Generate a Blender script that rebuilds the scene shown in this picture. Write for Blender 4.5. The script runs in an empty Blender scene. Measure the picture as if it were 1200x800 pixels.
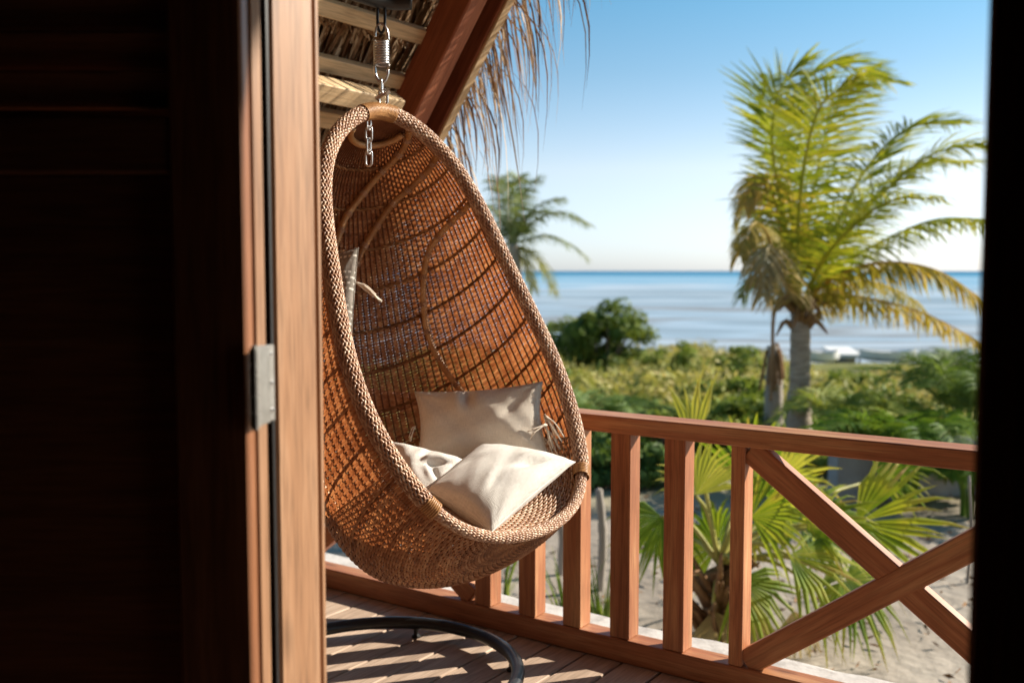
import bpy, math, random
import numpy as np
from mathutils import Vector, Matrix

# ------------------------------------------------------------------ camera, sky, sun, exposure
scene = bpy.context.scene
EYE = 1.4
FPX = 1167.0
PITCH = math.atan(83.0 / FPX)
cam_data = bpy.data.cameras.new('camera')
cam = bpy.data.objects.new('camera', cam_data)
scene.collection.objects.link(cam)
cam.location = (0, 0, EYE)
cam.rotation_euler = (math.pi / 2 - PITCH, 0, 0)
cam_data.sensor_width = 36.0
cam_data.lens = 36.0 * FPX / 1200.0
cam_data.clip_start = 0.05
cam_data.clip_end = 30000
cam_data.dof.use_dof = True
cam_data.dof.focus_distance = 2.75
cam_data.dof.aperture_fstop = 2.4
scene.camera = cam

SUN_AZ = math.radians(18)      # measured from +X towards +Y
SUN_EL = math.radians(29)
world = bpy.data.worlds.new('World')
scene.world = world
world.use_nodes = True
wn, wl = world.node_tree.nodes, world.node_tree.links
wn.clear()
w_out = wn.new('ShaderNodeOutputWorld')
w_bg = wn.new('ShaderNodeBackground')
w_sky = wn.new('ShaderNodeTexSky')
w_sky.sky_type = 'NISHITA'
w_sky.sun_disc = False
w_sky.sun_elevation = SUN_EL
w_sky.sun_rotation = math.pi / 2 - SUN_AZ
w_sky.altitude = 0
w_sky.air_density = 0.7
w_sky.dust_density = 0.5
w_sky.ozone_density = 1.0
w_tc = wn.new('ShaderNodeTexCoord'); w_sp = wn.new('ShaderNodeSeparateXYZ')
wl.new(w_tc.outputs['Generated'], w_sp.inputs[0])
w_rp = wn.new('ShaderNodeValToRGB')                    # haze tint by height above the horizon, the same all round
for i_, (p_, c_) in enumerate([(0.0, (0.45, 0.48, 0.60)), (0.10, (0.66, 0.58, 0.52)), (0.19, (0.44, 0.53, 0.50)), (0.28, (0.29, 0.53, 0.53)), (1.0, (0.24, 0.48, 0.52))]):
    if i_ > 1: w_rp.color_ramp.elements.new(p_)
    w_rp.color_ramp.elements[i_].position = p_; w_rp.color_ramp.elements[i_].color = (*c_, 1)
wl.new(w_sp.outputs[2], w_rp.inputs[0])
w_hs = wn.new('ShaderNodeMix'); w_hs.data_type = 'RGBA'; w_hs.blend_type = 'MULTIPLY'
w_hs.inputs[0].default_value = 1.0
w_dbl = wn.new('ShaderNodeMix'); w_dbl.data_type = 'RGBA'; w_dbl.blend_type = 'MULTIPLY'; w_dbl.inputs[0].default_value = 1.0
w_dbl.inputs[7].default_value = (2, 2, 2, 1)
wl.new(w_rp.outputs[0], w_dbl.inputs[6]); wl.new(w_dbl.outputs[2], w_hs.inputs[7])
wl.new(w_sky.outputs[0], w_hs.inputs[6])
wl.new(w_hs.outputs[2], w_bg.inputs[0])
w_bg.inputs[1].default_value = 0.08
wl.new(w_bg.outputs[0], w_out.inputs[0])

sun_data = bpy.data.lights.new('sun', 'SUN')
sun_data.energy = 5.0
sun_data.angle = math.radians(0.5)
sun_data.color = (1.0, 0.90, 0.76)
sun = bpy.data.objects.new('sun', sun_data)
scene.collection.objects.link(sun)
sdir = Vector((math.cos(SUN_EL) * math.cos(SUN_AZ), math.cos(SUN_EL) * math.sin(SUN_AZ), math.sin(SUN_EL)))
sun.rotation_euler = sdir.to_track_quat('Z', 'Y').to_euler()

scene.view_settings.view_transform = 'Standard'
scene.view_settings.look = 'None'
scene.view_settings.exposure = 1.0
scene.view_settings.gamma = 1.0
scene.view_settings.use_curve_mapping = False
scene.cycles.max_bounces = 8
scene.cycles.transparent_max_bounces = 8

# ------------------------------------------------------------------ helpers
col = scene.collection
rnd = random.Random(7)
nrs = np.random.RandomState(11)
C35, S35 = math.cos(math.radians(35)), math.sin(math.radians(35))
E1 = np.array([C35, -S35, 0.0])      # along the balcony front, to the right
E2 = np.array([S35, C35, 0.0])       # out of the house, towards the sea
UZ = np.array([0, 0, 1.0])
CAMP = np.array([0, 0, EYE])


def W(a, b, z):
    return E1 * a + E2 * b + UZ * z


def at(px, py, Y):
    """point of the place seen at a photo position, Y metres into the scene"""
    x = (px - 600) / FPX; y = (400 - py) / FPX
    r = np.array([x, math.cos(PITCH) + y * math.sin(PITCH), -math.sin(PITCH) + y * math.cos(PITCH)])
    return CAMP + r * (Y / r[1])


def nrm(v):
    v = np.asarray(v, float)
    return v / max(1e-12, np.linalg.norm(v))


class MB:
    def __init__(s):
        s.v = []; s.f = []; s.n = 0; s.c = []

    def add(s, V, F, val=0.5):
        V = np.asarray(V, float).reshape(-1, 3)
        s.v.append(V)
        n = s.n
        s.f.extend([tuple(i + n for i in f) for f in F])
        s.c.append(np.full(len(V), val) if np.isscalar(val) else np.asarray(val, float))
        s.n += len(V)

    def tube(s, P, R, k=8, cap=True, val=0.5, flat=None):
        """tube through P; flat=(normal vectors, ratio) makes it a flattened strip"""
        P = np.asarray(P, float); m = len(P)
        R = np.full(m, R) if np.isscalar(R) else np.asarray(R, float)
        T = np.gradient(P, axis=0)
        T /= np.maximum(np.linalg.norm(T, axis=1), 1e-12)[:, None]
        if flat is not None:
            Nn = np.asarray(flat[0], float)
            Nn = Nn - (Nn * T).sum(1)[:, None] * T
            Nn /= np.maximum(np.linalg.norm(Nn, axis=1), 1e-12)[:, None]
            ratio = flat[1]
        else:
            ref = np.array([0, 0, 1.0]) if abs(T[0][2]) < 0.9 else np.array([1.0, 0, 0])
            n0 = nrm(np.cross(T[0], ref)); L = [n0]
            for i in range(1, m):
                v = L[-1] - T[i] * (L[-1] @ T[i]); L.append(nrm(v))
            Nn = np.array(L); ratio = 1.0
        B = np.cross(T, Nn)
        an = np.arange(k) * 2 * math.pi / k
        V = P[:, None, :] + R[:, None, None] * (np.cos(an)[None, :, None] * Nn[:, None, :] * ratio + np.sin(an)[None, :, None] * B[:, None, :])
        F = []
        for i in range(m - 1):
            for j in range(k):
                j2 = (j + 1) % k
                F.append((i * k + j, i * k + j2, (i + 1) * k + j2, (i + 1) * k + j))
        if cap:
            F.append(tuple(range(k - 1, -1, -1))); F.append(tuple((m - 1) * k + j for j in range(k)))
        s.add(V.reshape(-1, 3), F, val)

    def box(s, c, ax, ay, az, val=0.5):
        c = np.asarray(c, float); ax, ay, az = [np.asarray(q, float) for q in (ax, ay, az)]
        V = [c + i * ax + j * ay + k * az for i in (-1, 1) for j in (-1, 1) for k in (-1, 1)]
        F = [(0, 1, 3, 2), (4, 6, 7, 5), (0, 4, 5, 1), (2, 3, 7, 6), (0, 2, 6, 4), (1, 5, 7, 3)]
        s.add(V, F, val)

    def build(s, name, mat, parent=None, smooth=False, origin=None, kind=None):
        V = np.vstack(s.v)
        o = np.zeros(3)
        if parent is not None:
            o = np.array(parent.get('_o', (0, 0, 0)))
        elif origin is not None:
            o = np.asarray(origin, float)
        me = bpy.data.meshes.new(name)
        me.from_pydata((V - o).tolist(), [], s.f)
        at_ = me.attributes.new('var', 'FLOAT', 'POINT')
        at_.data.foreach_set('value', np.concatenate(s.c).astype(np.float32))
        if smooth:
            me.polygons.foreach_set('use_smooth', [True] * len(me.polygons))
        me.materials.append(mat)
        me.update()
        ob = bpy.data.objects.new(name, me)
        col.objects.link(ob)
        if parent is not None:
            ob.parent = parent
            ob['_o'] = parent.get('_o', (0, 0, 0))
        else:
            ob.location = o.tolist(); ob['_o'] = o.tolist()
        if kind:
            ob['kind'] = kind
        return ob


def tag(o, label=None, cat=None, group=None, kind=None):
    if label: o['label'] = label
    if cat: o['category'] = cat
    if group: o['group'] = group
    if kind: o['kind'] = kind
    return o


def thing(name, label, cat, loc=(0, 0, 0), group=None, kind=None):
    o = bpy.data.objects.new(name, None)
    col.objects.link(o)
    o.location = tuple(float(x) for x in loc)
    o['_o'] = tuple(float(x) for x in loc)
    o.empty_display_size = 0.2
    return tag(o, label, cat, group, kind)


_beam_cache = {}


def beam_mesh(L, w, t, ch, mat):
    """chamfered box, length along X, width along Y, thickness along Z, centred"""
    key = (round(L, 4), round(w, 4), round(t, 4), ch, mat.name)
    if key in _beam_cache: return _beam_cache[key]
    hx, hy, hz = L / 2, w / 2, t / 2
    pts = []; idx = {}
    for sx in (-1, 1):
        for sy in (-1, 1):
            for sz in (-1, 1):
                for ax in range(3):
                    p = [sx * (hx - ch), sy * (hy - ch), sz * (hz - ch)]
                    p[ax] = (sx * hx, sy * hy, sz * hz)[ax]
                    idx[(sx, sy, sz, ax)] = len(pts); pts.append(p)
    F = []
    for ax in range(3):
        o1, o2 = [i for i in range(3) if i != ax]
        for s in (-1, 1):
            q = []
            for (p1, p2) in ((-1, -1), (1, -1), (1, 1), (-1, 1)):
                sg = [0, 0, 0]; sg[ax] = s; sg[o1] = p1; sg[o2] = p2
                q.append(idx[(sg[0], sg[1], sg[2], ax)])
            F.append(q)
    for ax in range(3):
        o1, o2 = [i for i in range(3) if i != ax]
        for p1 in (-1, 1):
            for p2 in (-1, 1):
                q = []
                for (s, which) in ((-1, o1), (1, o1), (1, o2), (-1, o2)):
                    sg = [0, 0, 0]; sg[ax] = s; sg[o1] = p1; sg[o2] = p2
                    q.append(idx[(sg[0], sg[1], sg[2], which)])
                F.append(q)
    for sx in (-1, 1):
        for sy in (-1, 1):
            for sz in (-1, 1):
                F.append([idx[(sx, sy, sz, k)] for k in range(3)])
    me = bpy.data.meshes.new('beam')
    me.from_pydata(pts, [], F)
    import bmesh
    bm = bmesh.new(); bm.from_mesh(me); bmesh.ops.recalc_face_normals(bm, faces=bm.faces); bm.to_mesh(me); bm.free()
    me.materials.append(mat)
    _beam_cache[key] = me
    return me


def beam(name, p0, p1, w, t, wdir, mat, parent=None, ch=0.004):
    """timber from p0 to p1, width w along wdir, thickness t across"""
    p0 = np.asarray(p0, float); p1 = np.asarray(p1, float)
    x = nrm(p1 - p0); y = np.asarray(wdir, float); y = nrm(y - x * (x @ y)); z = np.cross(x, y)
    c = (p0 + p1) / 2
    ob = bpy.data.objects.new(name, beam_mesh(np.linalg.norm(p1 - p0), w, t, ch, mat))
    col.objects.link(ob)
    o = np.array(parent.get('_o', (0, 0, 0))) if parent is not None else np.zeros(3)
    M = Matrix(((x[0], y[0], z[0], c[0] - o[0]), (x[1], y[1], z[1], c[1] - o[1]), (x[2], y[2], z[2], c[2] - o[2]), (0, 0, 0, 1)))
    if parent is not None: ob.parent = parent
    ob.matrix_basis = M
    return ob


def bez(P, n):
    """Catmull-Rom through the control points"""
    P = [np.asarray(p, float) for p in P]
    Q = [2 * P[0] - P[1]] + P + [2 * P[-1] - P[-2]]
    out = []
    segs = len(P) - 1
    for t in np.linspace(0, segs, n):
        i = min(int(t), segs - 1); f = t - i
        a, b, c, d = Q[i], Q[i + 1], Q[i + 2], Q[i + 3]
        out.append(0.5 * ((2 * b) + (c - a) * f + (2 * a - 5 * b + 4 * c - d) * f * f + (3 * b - a - 3 * c + d) * f ** 3))
    return np.array(out)


# ------------------------------------------------------------------ materials
def new_mat(name):
    m = bpy.data.materials.new(name); m.use_nodes = True
    nt = m.node_tree; nt.nodes.clear()
    out = nt.nodes.new('ShaderNodeOutputMaterial')
    return m, nt.nodes, nt.links, out


def ramp(n, stops):
    r = n.new('ShaderNodeValToRGB')
    e = r.color_ramp.elements
    while len(e) < len(stops): e.new(0.5)
    for i, (p, c) in enumerate(stops):
        e[i].position = p; e[i].color = (c[0], c[1], c[2], 1)
    return r


def wood(name, dark, mid, light, scale=1.0, rough=0.55, bump=0.15, spec=0.4, var=0.25):
    m, n, l, out = new_mat(name)
    tc = n.new('ShaderNodeTexCoord'); oi = n.new('ShaderNodeObjectInfo')
    vm = n.new('ShaderNodeVectorMath'); vm.operation = 'SCALE'; vm.inputs[3].default_value = 37.0
    cx = n.new('ShaderNodeCombineXYZ')
    for i in range(3): l.new(oi.outputs['Random'], cx.inputs[i])
    l.new(cx.outputs[0], vm.inputs[0])
    ad = n.new('ShaderNodeVectorMath'); ad.operation = 'ADD'
    l.new(tc.outputs['Object'], ad.inputs[0]); l.new(vm.outputs[0], ad.inputs[1])
    mp = n.new('ShaderNodeMapping'); mp.inputs['Scale'].default_value = (1.6 * scale, 26 * scale, 26 * scale)
    l.new(ad.outputs[0], mp.inputs[0])
    n1 = n.new('ShaderNodeTexNoise'); n1.inputs['Scale'].default_value = 1.0; n1.inputs['Detail'].default_value = 6; n1.inputs['Roughness'].default_value = 0.6; n1.inputs['Distortion'].default_value = 0.6
    l.new(mp.outputs[0], n1.inputs['Vector'])
    n2 = n.new('ShaderNodeTexNoise'); n2.inputs['Scale'].default_value = 2.2 * scale; n2.inputs['Detail'].default_value = 3
    l.new(ad.outputs[0], n2.inputs['Vector'])
    mx = n.new('ShaderNodeMath'); mx.operation = 'MULTIPLY_ADD'; mx.inputs[1].default_value = 0.35
    l.new(n2.outputs[0], mx.inputs[0])
    sc = n.new('ShaderNodeMath'); sc.operation = 'MULTIPLY'; sc.inputs[1].default_value = 0.65
    l.new(n1.outputs[0], sc.inputs[0]); l.new(sc.outputs[0], mx.inputs[2])
    r = ramp(n, [(0.32, dark), (0.5, mid), (0.68, light)])
    l.new(mx.outputs[0], r.inputs[0])
    hv = n.new('ShaderNodeHueSaturation')
    mr = n.new('ShaderNodeMapRange'); mr.inputs[3].default_value = 1 - var; mr.inputs[4].default_value = 1 + var
    l.new(oi.outputs['Random'], mr.inputs[0]); l.new(mr.outputs[0], hv.inputs['Value']); l.new(r.outputs[0], hv.inputs['Color'])
    mp3 = n.new('ShaderNodeMapping'); mp3.inputs['Scale'].default_value = (9 * scale, 210 * scale, 210 * scale)
    l.new(ad.outputs[0], mp3.inputs[0])
    n3 = n.new('ShaderNodeTexNoise'); n3.inputs['Scale'].default_value = 1.0; n3.inputs['Detail'].default_value = 3
    l.new(mp3.outputs[0], n3.inputs['Vector'])
    vo = n.new('ShaderNodeTexVoronoi'); vo.inputs['Scale'].default_value = 1.0
    mpv = n.new('ShaderNodeMapping'); mpv.inputs['Scale'].default_value = (2.6, 9, 9); l.new(ad.outputs[0], mpv.inputs[0]); l.new(mpv.outputs[0], vo.inputs['Vector'])
    kn = n.new('ShaderNodeMapRange'); kn.inputs[1].default_value = 0.04; kn.inputs[2].default_value = 0.16; kn.inputs[3].default_value = 0.55; kn.inputs[4].default_value = 1.0
    l.new(vo.outputs['Distance'], kn.inputs[0])
    pr = n.new('ShaderNodeMapRange'); pr.inputs[1].default_value = 0.34; pr.inputs[2].default_value = 0.56; pr.inputs[3].default_value = 0.74; pr.inputs[4].default_value = 1.06
    l.new(n3.outputs[0], pr.inputs[0])
    pk = n.new('ShaderNodeMath'); pk.operation = 'MULTIPLY'; l.new(pr.outputs[0], pk.inputs[0]); l.new(kn.outputs[0], pk.inputs[1])
    hp = n.new('ShaderNodeHueSaturation'); l.new(hv.outputs[0], hp.inputs['Color']); l.new(pk.outputs[0], hp.inputs['Value'])
    b = n.new('ShaderNodeBsdfPrincipled')
    b.inputs['Specular IOR Level'].default_value = spec
    rr_ = n.new('ShaderNodeMapRange'); rr_.inputs[1].default_value = 0.3; rr_.inputs[2].default_value = 0.7; rr_.inputs[3].default_value = min(1, rough + 0.14); rr_.inputs[4].default_value = rough - 0.1
    l.new(n2.outputs[0], rr_.inputs[0]); l.new(rr_.outputs[0], b.inputs['Roughness'])
    l.new(hp.outputs[0], b.inputs['Base Color'])
    bp = n.new('ShaderNodeBump'); bp.inputs['Strength'].default_value = bump; bp.inputs['Distance'].default_value = 0.004
    l.new(n1.outputs[0], bp.inputs['Height']); l.new(bp.outputs[0], b.inputs['Normal'])
    l.new(b.outputs[0], out.inputs[0])
    return m


def noisy(name, stops, scale=5, detail=6, rough=0.8, spec=0.2, bump=0.2, dist=0.01, bscale=None, stretch=(1, 1, 1), coord='Object', metallic=0.0, var_amt=0.0, transl=0.0, transl_col=None):
    m, n, l, out = new_mat(name)
    tc = n.new('ShaderNodeTexCoord')
    mp = n.new('ShaderNodeMapping'); mp.inputs['Scale'].default_value = stretch
    l.new(tc.outputs[coord], mp.inputs[0])
    n1 = n.new('ShaderNodeTexNoise'); n1.inputs['Scale'].default_value = scale; n1.inputs['Detail'].default_value = detail; n1.inputs['Roughness'].default_value = 0.6
    l.new(mp.outputs[0], n1.inputs['Vector'])
    fac = n1.outputs[0]
    if var_amt:
        a = n.new('ShaderNodeAttribute'); a.attribute_name = 'var'
        mm = n.new('ShaderNodeMath'); mm.operation = 'SUBTRACT'; mm.inputs[1].default_value = 0.5
        l.new(a.outputs['Fac'], mm.inputs[0])
        m2 = n.new('ShaderNodeMath'); m2.operation = 'MULTIPLY_ADD'; m2.inputs[1].default_value = var_amt
        l.new(mm.outputs[0], m2.inputs[0]); l.new(n1.outputs[0], m2.inputs[2]); fac = m2.outputs[0]
    r = ramp(n, stops)
    l.new(fac, r.inputs[0])
    b = n.new('ShaderNodeBsdfPrincipled')
    b.inputs['Roughness'].default_value = rough; b.inputs['Specular IOR Level'].default_value = spec; b.inputs['Metallic'].default_value = metallic
    l.new(r.outputs[0], b.inputs['Base Color'])
    if bump:
        n2 = n.new('ShaderNodeTexNoise'); n2.inputs['Scale'].default_value = bscale or scale * 6; n2.inputs['Detail'].default_value = 5
        l.new(mp.outputs[0], n2.inputs['Vector'])
        bp = n.new('ShaderNodeBump'); bp.inputs['Strength'].default_value = bump; bp.inputs['Distance'].default_value = dist
        l.new(n2.outputs[0], bp.inputs['Height']); l.new(bp.outputs[0], b.inputs['Normal'])
    sh = b.outputs[0]
    if transl:
        t = n.new('ShaderNodeBsdfTranslucent')
        if transl_col:
            mc = n.new('ShaderNodeMix'); mc.data_type = 'RGBA'; mc.blend_type = 'MULTIPLY'; mc.inputs[0].default_value = 1.0
            l.new(r.outputs[0], mc.inputs[6]); mc.inputs[7].default_value = (*transl_col, 1); l.new(mc.outputs[2], t.inputs[0])
        else:
            l.new(r.outputs[0], t.inputs[0])
        ms = n.new('ShaderNodeMixShader'); ms.inputs[0].default_value = transl
        l.new(b.outputs[0], ms.inputs[1]); l.new(t.outputs[0], ms.inputs[2]); sh = ms.outputs[0]
    l.new(sh, out.inputs[0])
    return m


M = {}
M['rail'] = wood('rail_wood', (0.24, 0.078, 0.033), (0.38, 0.15, 0.066), (0.54, 0.29, 0.14), rough=0.5, bump=0.2, var=0.1)
M['deck'] = wood('deck_wood', (0.33, 0.235, 0.17), (0.47, 0.345, 0.255), (0.58, 0.45, 0.345), rough=0.7, bump=0.3, var=0.12)
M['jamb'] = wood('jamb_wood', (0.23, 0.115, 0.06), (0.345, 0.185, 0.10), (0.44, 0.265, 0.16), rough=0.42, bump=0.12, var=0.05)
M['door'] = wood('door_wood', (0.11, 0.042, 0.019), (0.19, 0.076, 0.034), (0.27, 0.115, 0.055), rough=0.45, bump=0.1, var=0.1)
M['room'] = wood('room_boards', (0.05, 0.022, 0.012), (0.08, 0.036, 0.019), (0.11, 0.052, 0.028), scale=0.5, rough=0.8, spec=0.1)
M['rafter'] = wood('rafter_wood', (0.15, 0.042, 0.018), (0.25, 0.075, 0.032), (0.34, 0.12, 0.055), rough=0.6, bump=0.25, var=0.15)
M['purlin'] = wood('purlin_wood', (0.45, 0.29, 0.15), (0.58, 0.40, 0.22), (0.66, 0.49, 0.30), rough=0.7, bump=0.2, var=0.1)
M['thatch'] = noisy('thatch_leaf', [(0.25, (0.17, 0.08, 0.035)), (0.5, (0.34, 0.21, 0.11)), (0.8, (0.60, 0.46, 0.31))], scale=14, rough=0.75, bump=0.3, var_amt=0.6, transl=0.2)
M['thatch_back'] = noisy('thatch_backing', [(0.3, (0.06, 0.03, 0.015)), (0.7, (0.14, 0.08, 0.04))], scale=20)
M['black'] = noisy('black_metal', [(0.3, (0.008, 0.008, 0.009)), (0.7, (0.016, 0.016, 0.017))], scale=30, rough=0.38, spec=0.5, bump=0.05, dist=0.001)
M['steel'] = noisy('zinc_steel', [(0.3, (0.52, 0.50, 0.50)), (0.7, (0.72, 0.70, 0.69))], scale=60, rough=0.28, bump=0.05, dist=0.0005, metallic=1.0)
M['hinge'] = noisy('brushed_hinge', [(0.3, (0.30, 0.285, 0.265)), (0.7, (0.44, 0.425, 0.40))], scale=40, rough=0.42, bump=0.08, dist=0.0005, metallic=0.8, stretch=(1, 1, 8))
M['rattan'] = noisy('rattan_weave', [(0.2, (0.20, 0.082, 0.038)), (0.48, (0.41, 0.19, 0.088)), (0.8, (0.62, 0.37, 0.20))], scale=26, rough=0.42, spec=0.45, bump=0.25, dist=0.001, bscale=300, var_amt=0.5, transl=0.36, transl_col=(1.1, 0.74, 0.48))
M['rim'] = noisy('rattan_braid', [(0.2, (0.30, 0.15, 0.085)), (0.5, (0.50, 0.30, 0.19)), (0.8, (0.68, 0.50, 0.36))], scale=30, rough=0.36, spec=0.55, bump=0.2, dist=0.001, bscale=260, var_amt=0.5)
M['cane'] = noisy('bare_cane', [(0.25, (0.30, 0.14, 0.05)), (0.5, (0.46, 0.235, 0.09)), (0.8, (0.60, 0.36, 0.17))], scale=14, rough=0.4, spec=0.5, bump=0.15, dist=0.001, bscale=120, var_amt=0.4)
M['band'] = noisy('band_cane', [(0.25, (0.17, 0.075, 0.03)), (0.5, (0.28, 0.13, 0.05)), (0.8, (0.42, 0.22, 0.1))], scale=20, rough=0.5, bump=0.1, dist=0.001, var_amt=0.4)
M['core'] = noisy('rim_core', [(0.3, (0.14, 0.05, 0.022)), (0.7, (0.2, 0.08, 0.035))], scale=20, rough=0.7)


def linen(name, c0, c1, pattern=False):
    m, n, l, out = new_mat(name)
    tc = n.new('ShaderNodeTexCoord')
    n1 = n.new('ShaderNodeTexNoise'); n1.inputs['Scale'].default_value = 9; n1.inputs['Detail'].default_value = 4
    l.new(tc.outputs['Object'], n1.inputs['Vector'])
    r = ramp(n, [(0.3, c0), (0.7, c1)]); l.new(n1.outputs[0], r.inputs[0])
    # threads
    wv = []
    for st in ((260, 14, 1), (14, 260, 1)):
        mp = n.new('ShaderNodeMapping'); mp.inputs['Scale'].default_value = st
        l.new(tc.outputs['UV'], mp.inputs[0])
        t = n.new('ShaderNodeTexNoise'); t.inputs['Scale'].default_value = 1.0; t.inputs['Detail'].default_value = 2
        l.new(mp.outputs[0], t.inputs['Vector']); wv.append(t.outputs[0])
    ad = n.new('ShaderNodeMath'); ad.operation = 'ADD'; l.new(wv[0], ad.inputs[0]); l.new(wv[1], ad.inputs[1])
    mr = n.new('ShaderNodeMapRange'); mr.inputs[1].default_value = 0.6; mr.inputs[2].default_value = 1.4; mr.inputs[3].default_value = 0.74; mr.inputs[4].default_value = 1.12
    l.new(ad.outputs[0], mr.inputs[0])
    hv = n.new('ShaderNodeHueSaturation'); l.new(r.outputs[0], hv.inputs['Color']); l.new(mr.outputs[0], hv.inputs['Value'])
    colr = hv.outputs[0]
    if pattern:
        bk = n.new('ShaderNodeTexBrick'); bk.inputs['Scale'].default_value = 1.0
        bk.inputs['Brick Width'].default_value = 0.075; bk.inputs['Row Height'].default_value = 0.05; bk.inputs['Mortar Size'].default_value = 0.017
        bk.inputs['Color1'].default_value = (0.66, 0.62, 0.55, 1); bk.inputs['Color2'].default_value = (0.6, 0.56, 0.5, 1); bk.inputs['Mortar'].default_value = (0.22, 0.195, 0.165, 1)
        l.new(tc.outputs['UV'], bk.inputs['Vector'])
        # plain bands between the dotted ones
        sp = n.new('ShaderNodeSeparateXYZ'); l.new(tc.outputs['UV'], sp.inputs[0])
        mu = n.new('ShaderNodeMath'); mu.operation = 'MULTIPLY'; mu.inputs[1].default_value = 3.4; l.new(sp.outputs[1], mu.inputs[0])
        fr = n.new('ShaderNodeMath'); fr.operation = 'FRACT'; l.new(mu.outputs[0], fr.inputs[0])
        gt = n.new('ShaderNodeMath'); gt.operation = 'GREATER_THAN'; gt.inputs[1].default_value = 0.74; l.new(fr.outputs[0], gt.inputs[0])
        mx = n.new('ShaderNodeMix'); mx.data_type = 'RGBA'
        l.new(gt.outputs[0], mx.inputs[0]); l.new(bk.outputs[0], mx.inputs[6]); mx.inputs[7].default_value = (0.25, 0.22, 0.19, 1)
        colr = mx.outputs[2]
    b = n.new('ShaderNodeBsdfPrincipled'); b.inputs['Roughness'].default_value = 0.92; b.inputs['Specular IOR Level'].default_value = 0.1
    b.inputs['Sheen Weight'].default_value = 0.15
    l.new(colr, b.inputs['Base Color'])
    bp = n.new('ShaderNodeBump'); bp.inputs['Strength'].default_value = 0.7; bp.inputs['Distance'].default_value = 0.003
    l.new(ad.outputs[0], bp.inputs['Height']); l.new(bp.outputs[0], b.inputs['Normal'])
    l.new(b.outputs[0], out.inputs[0])
    return m


M['linen'] = linen('cream_linen', (0.72, 0.675, 0.615), (0.79, 0.75, 0.70))
M['linen_back'] = linen('beige_linen', (0.74, 0.655, 0.545), (0.81, 0.735, 0.635))
M['linen_print'] = linen('printed_linen', (0.6, 0.55, 0.48), (0.66, 0.6, 0.5), True)
M['tassel'] = noisy('cotton_cord', [(0.3, (0.6, 0.5, 0.4)), (0.7, (0.74, 0.66, 0.55))], scale=50, rough=0.9, bump=0.2, dist=0.001)


def leaf_mat(name, stops, transl=0.4, tcol=(1.15, 1.1, 0.55), scale=3, rough=0.6, spec=0.15, var_amt=0.8):
    return noisy(name, stops, scale=scale, detail=3, rough=rough, spec=spec, bump=0, var_amt=var_amt, transl=transl, transl_col=tcol)


M['coco'] = leaf_mat('coconut_leaf', [(0.1, (0.07, 0.12, 0.015)), (0.5, (0.24, 0.29, 0.03)), (0.9, (0.43, 0.40, 0.05))])
M['coco_dry'] = leaf_mat('coconut_leaf_dry', [(0.1, (0.16, 0.17, 0.03)), (0.5, (0.38, 0.30, 0.06)), (0.9, (0.52, 0.34, 0.09))])
M['coco_dead'] = leaf_mat('coconut_leaf_dead', [(0.1, (0.20, 0.15, 0.06)), (0.5, (0.38, 0.29, 0.13)), (0.9, (0.52, 0.42, 0.22))], transl=0.4, tcol=(1, .9, .7))
M['coco_far'] = leaf_mat('coconut_leaf_far', [(0.1, (0.09, 0.13, 0.05)), (0.5, (0.19, 0.24, 0.09)), (0.9, (0.34, 0.33, 0.14))], transl=0.3)
M['fan'] = leaf_mat('fan_leaf', [(0.1, (0.05, 0.12, 0.015)), (0.45, (0.17, 0.25, 0.02)), (0.75, (0.36, 0.38, 0.04)), (1.0, (0.42, 0.28, 0.09))], transl=0.45, spec=0.2, rough=0.6)
M['fan_pale'] = leaf_mat('fan_leaf_pale', [(0.1, (0.16, 0.22, 0.03)), (0.5, (0.36, 0.38, 0.06)), (0.9, (0.50, 0.46, 0.10))], transl=0.45)
M['areca'] = leaf_mat('areca_leaf', [(0.1, (0.03, 0.09, 0.015)), (0.5, (0.085, 0.17, 0.025)), (0.9, (0.20, 0.28, 0.04))])
M['shrub_dark'] = leaf_mat('shrub_leaf_dark', [(0.1, (0.04, 0.08, 0.02)), (0.5, (0.10, 0.17, 0.04)), (0.9, (0.19, 0.26, 0.065))], transl=0.25)
M['shrub_mid'] = leaf_mat('shrub_leaf_green', [(0.1, (0.10, 0.15, 0.025)), (0.5, (0.22, 0.28, 0.055)), (0.9, (0.36, 0.38, 0.10))], transl=0.3)
M['scrub'] = leaf_mat('scrub_leaf', [(0.1, (0.07, 0.11, 0.03)), (0.4, (0.27, 0.28, 0.075)), (0.7, (0.40, 0.36, 0.11)), (0.95, (0.52, 0.43, 0.20))], transl=0.3, scale=0.4, tcol=(1.1, 1.05, 0.7))
M['tree_leaf'] = leaf_mat('round_tree_leaf', [(0.1, (0.05, 0.09, 0.02)), (0.5, (0.11, 0.17, 0.03)), (0.9, (0.24, 0.27, 0.05))], transl=0.25)
M['grass'] = leaf_mat('grass_blade', [(0.1, (0.07, 0.12, 0.02)), (0.5, (0.17, 0.25, 0.04)), (0.9, (0.34, 0.38, 0.09))], transl=0.35)
M['trunk'] = noisy('palm_trunk', [(0.25, (0.17, 0.135, 0.105)), (0.5, (0.33, 0.265, 0.21)), (0.8, (0.50, 0.43, 0.36))], scale=5, rough=0.9, bump=0.6, dist=0.03, bscale=9, stretch=(1, 1, 6))
M['petiole'] = noisy('palm_stalk', [(0.3, (0.20, 0.20, 0.05)), (0.7, (0.40, 0.36, 0.10))], scale=6, rough=0.5, bump=0.1)
M['husk'] = noisy('palm_husk', [(0.3, (0.14, 0.07, 0.03)), (0.7, (0.34, 0.2, 0.1))], scale=9, rough=0.9, bump=0.5, stretch=(1, 1, .3))
M['bark'] = noisy('bark', [(0.3, (0.10, 0.075, 0.055)), (0.7, (0.22, 0.17, 0.13))], scale=8, rough=0.9, bump=0.5)
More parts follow.
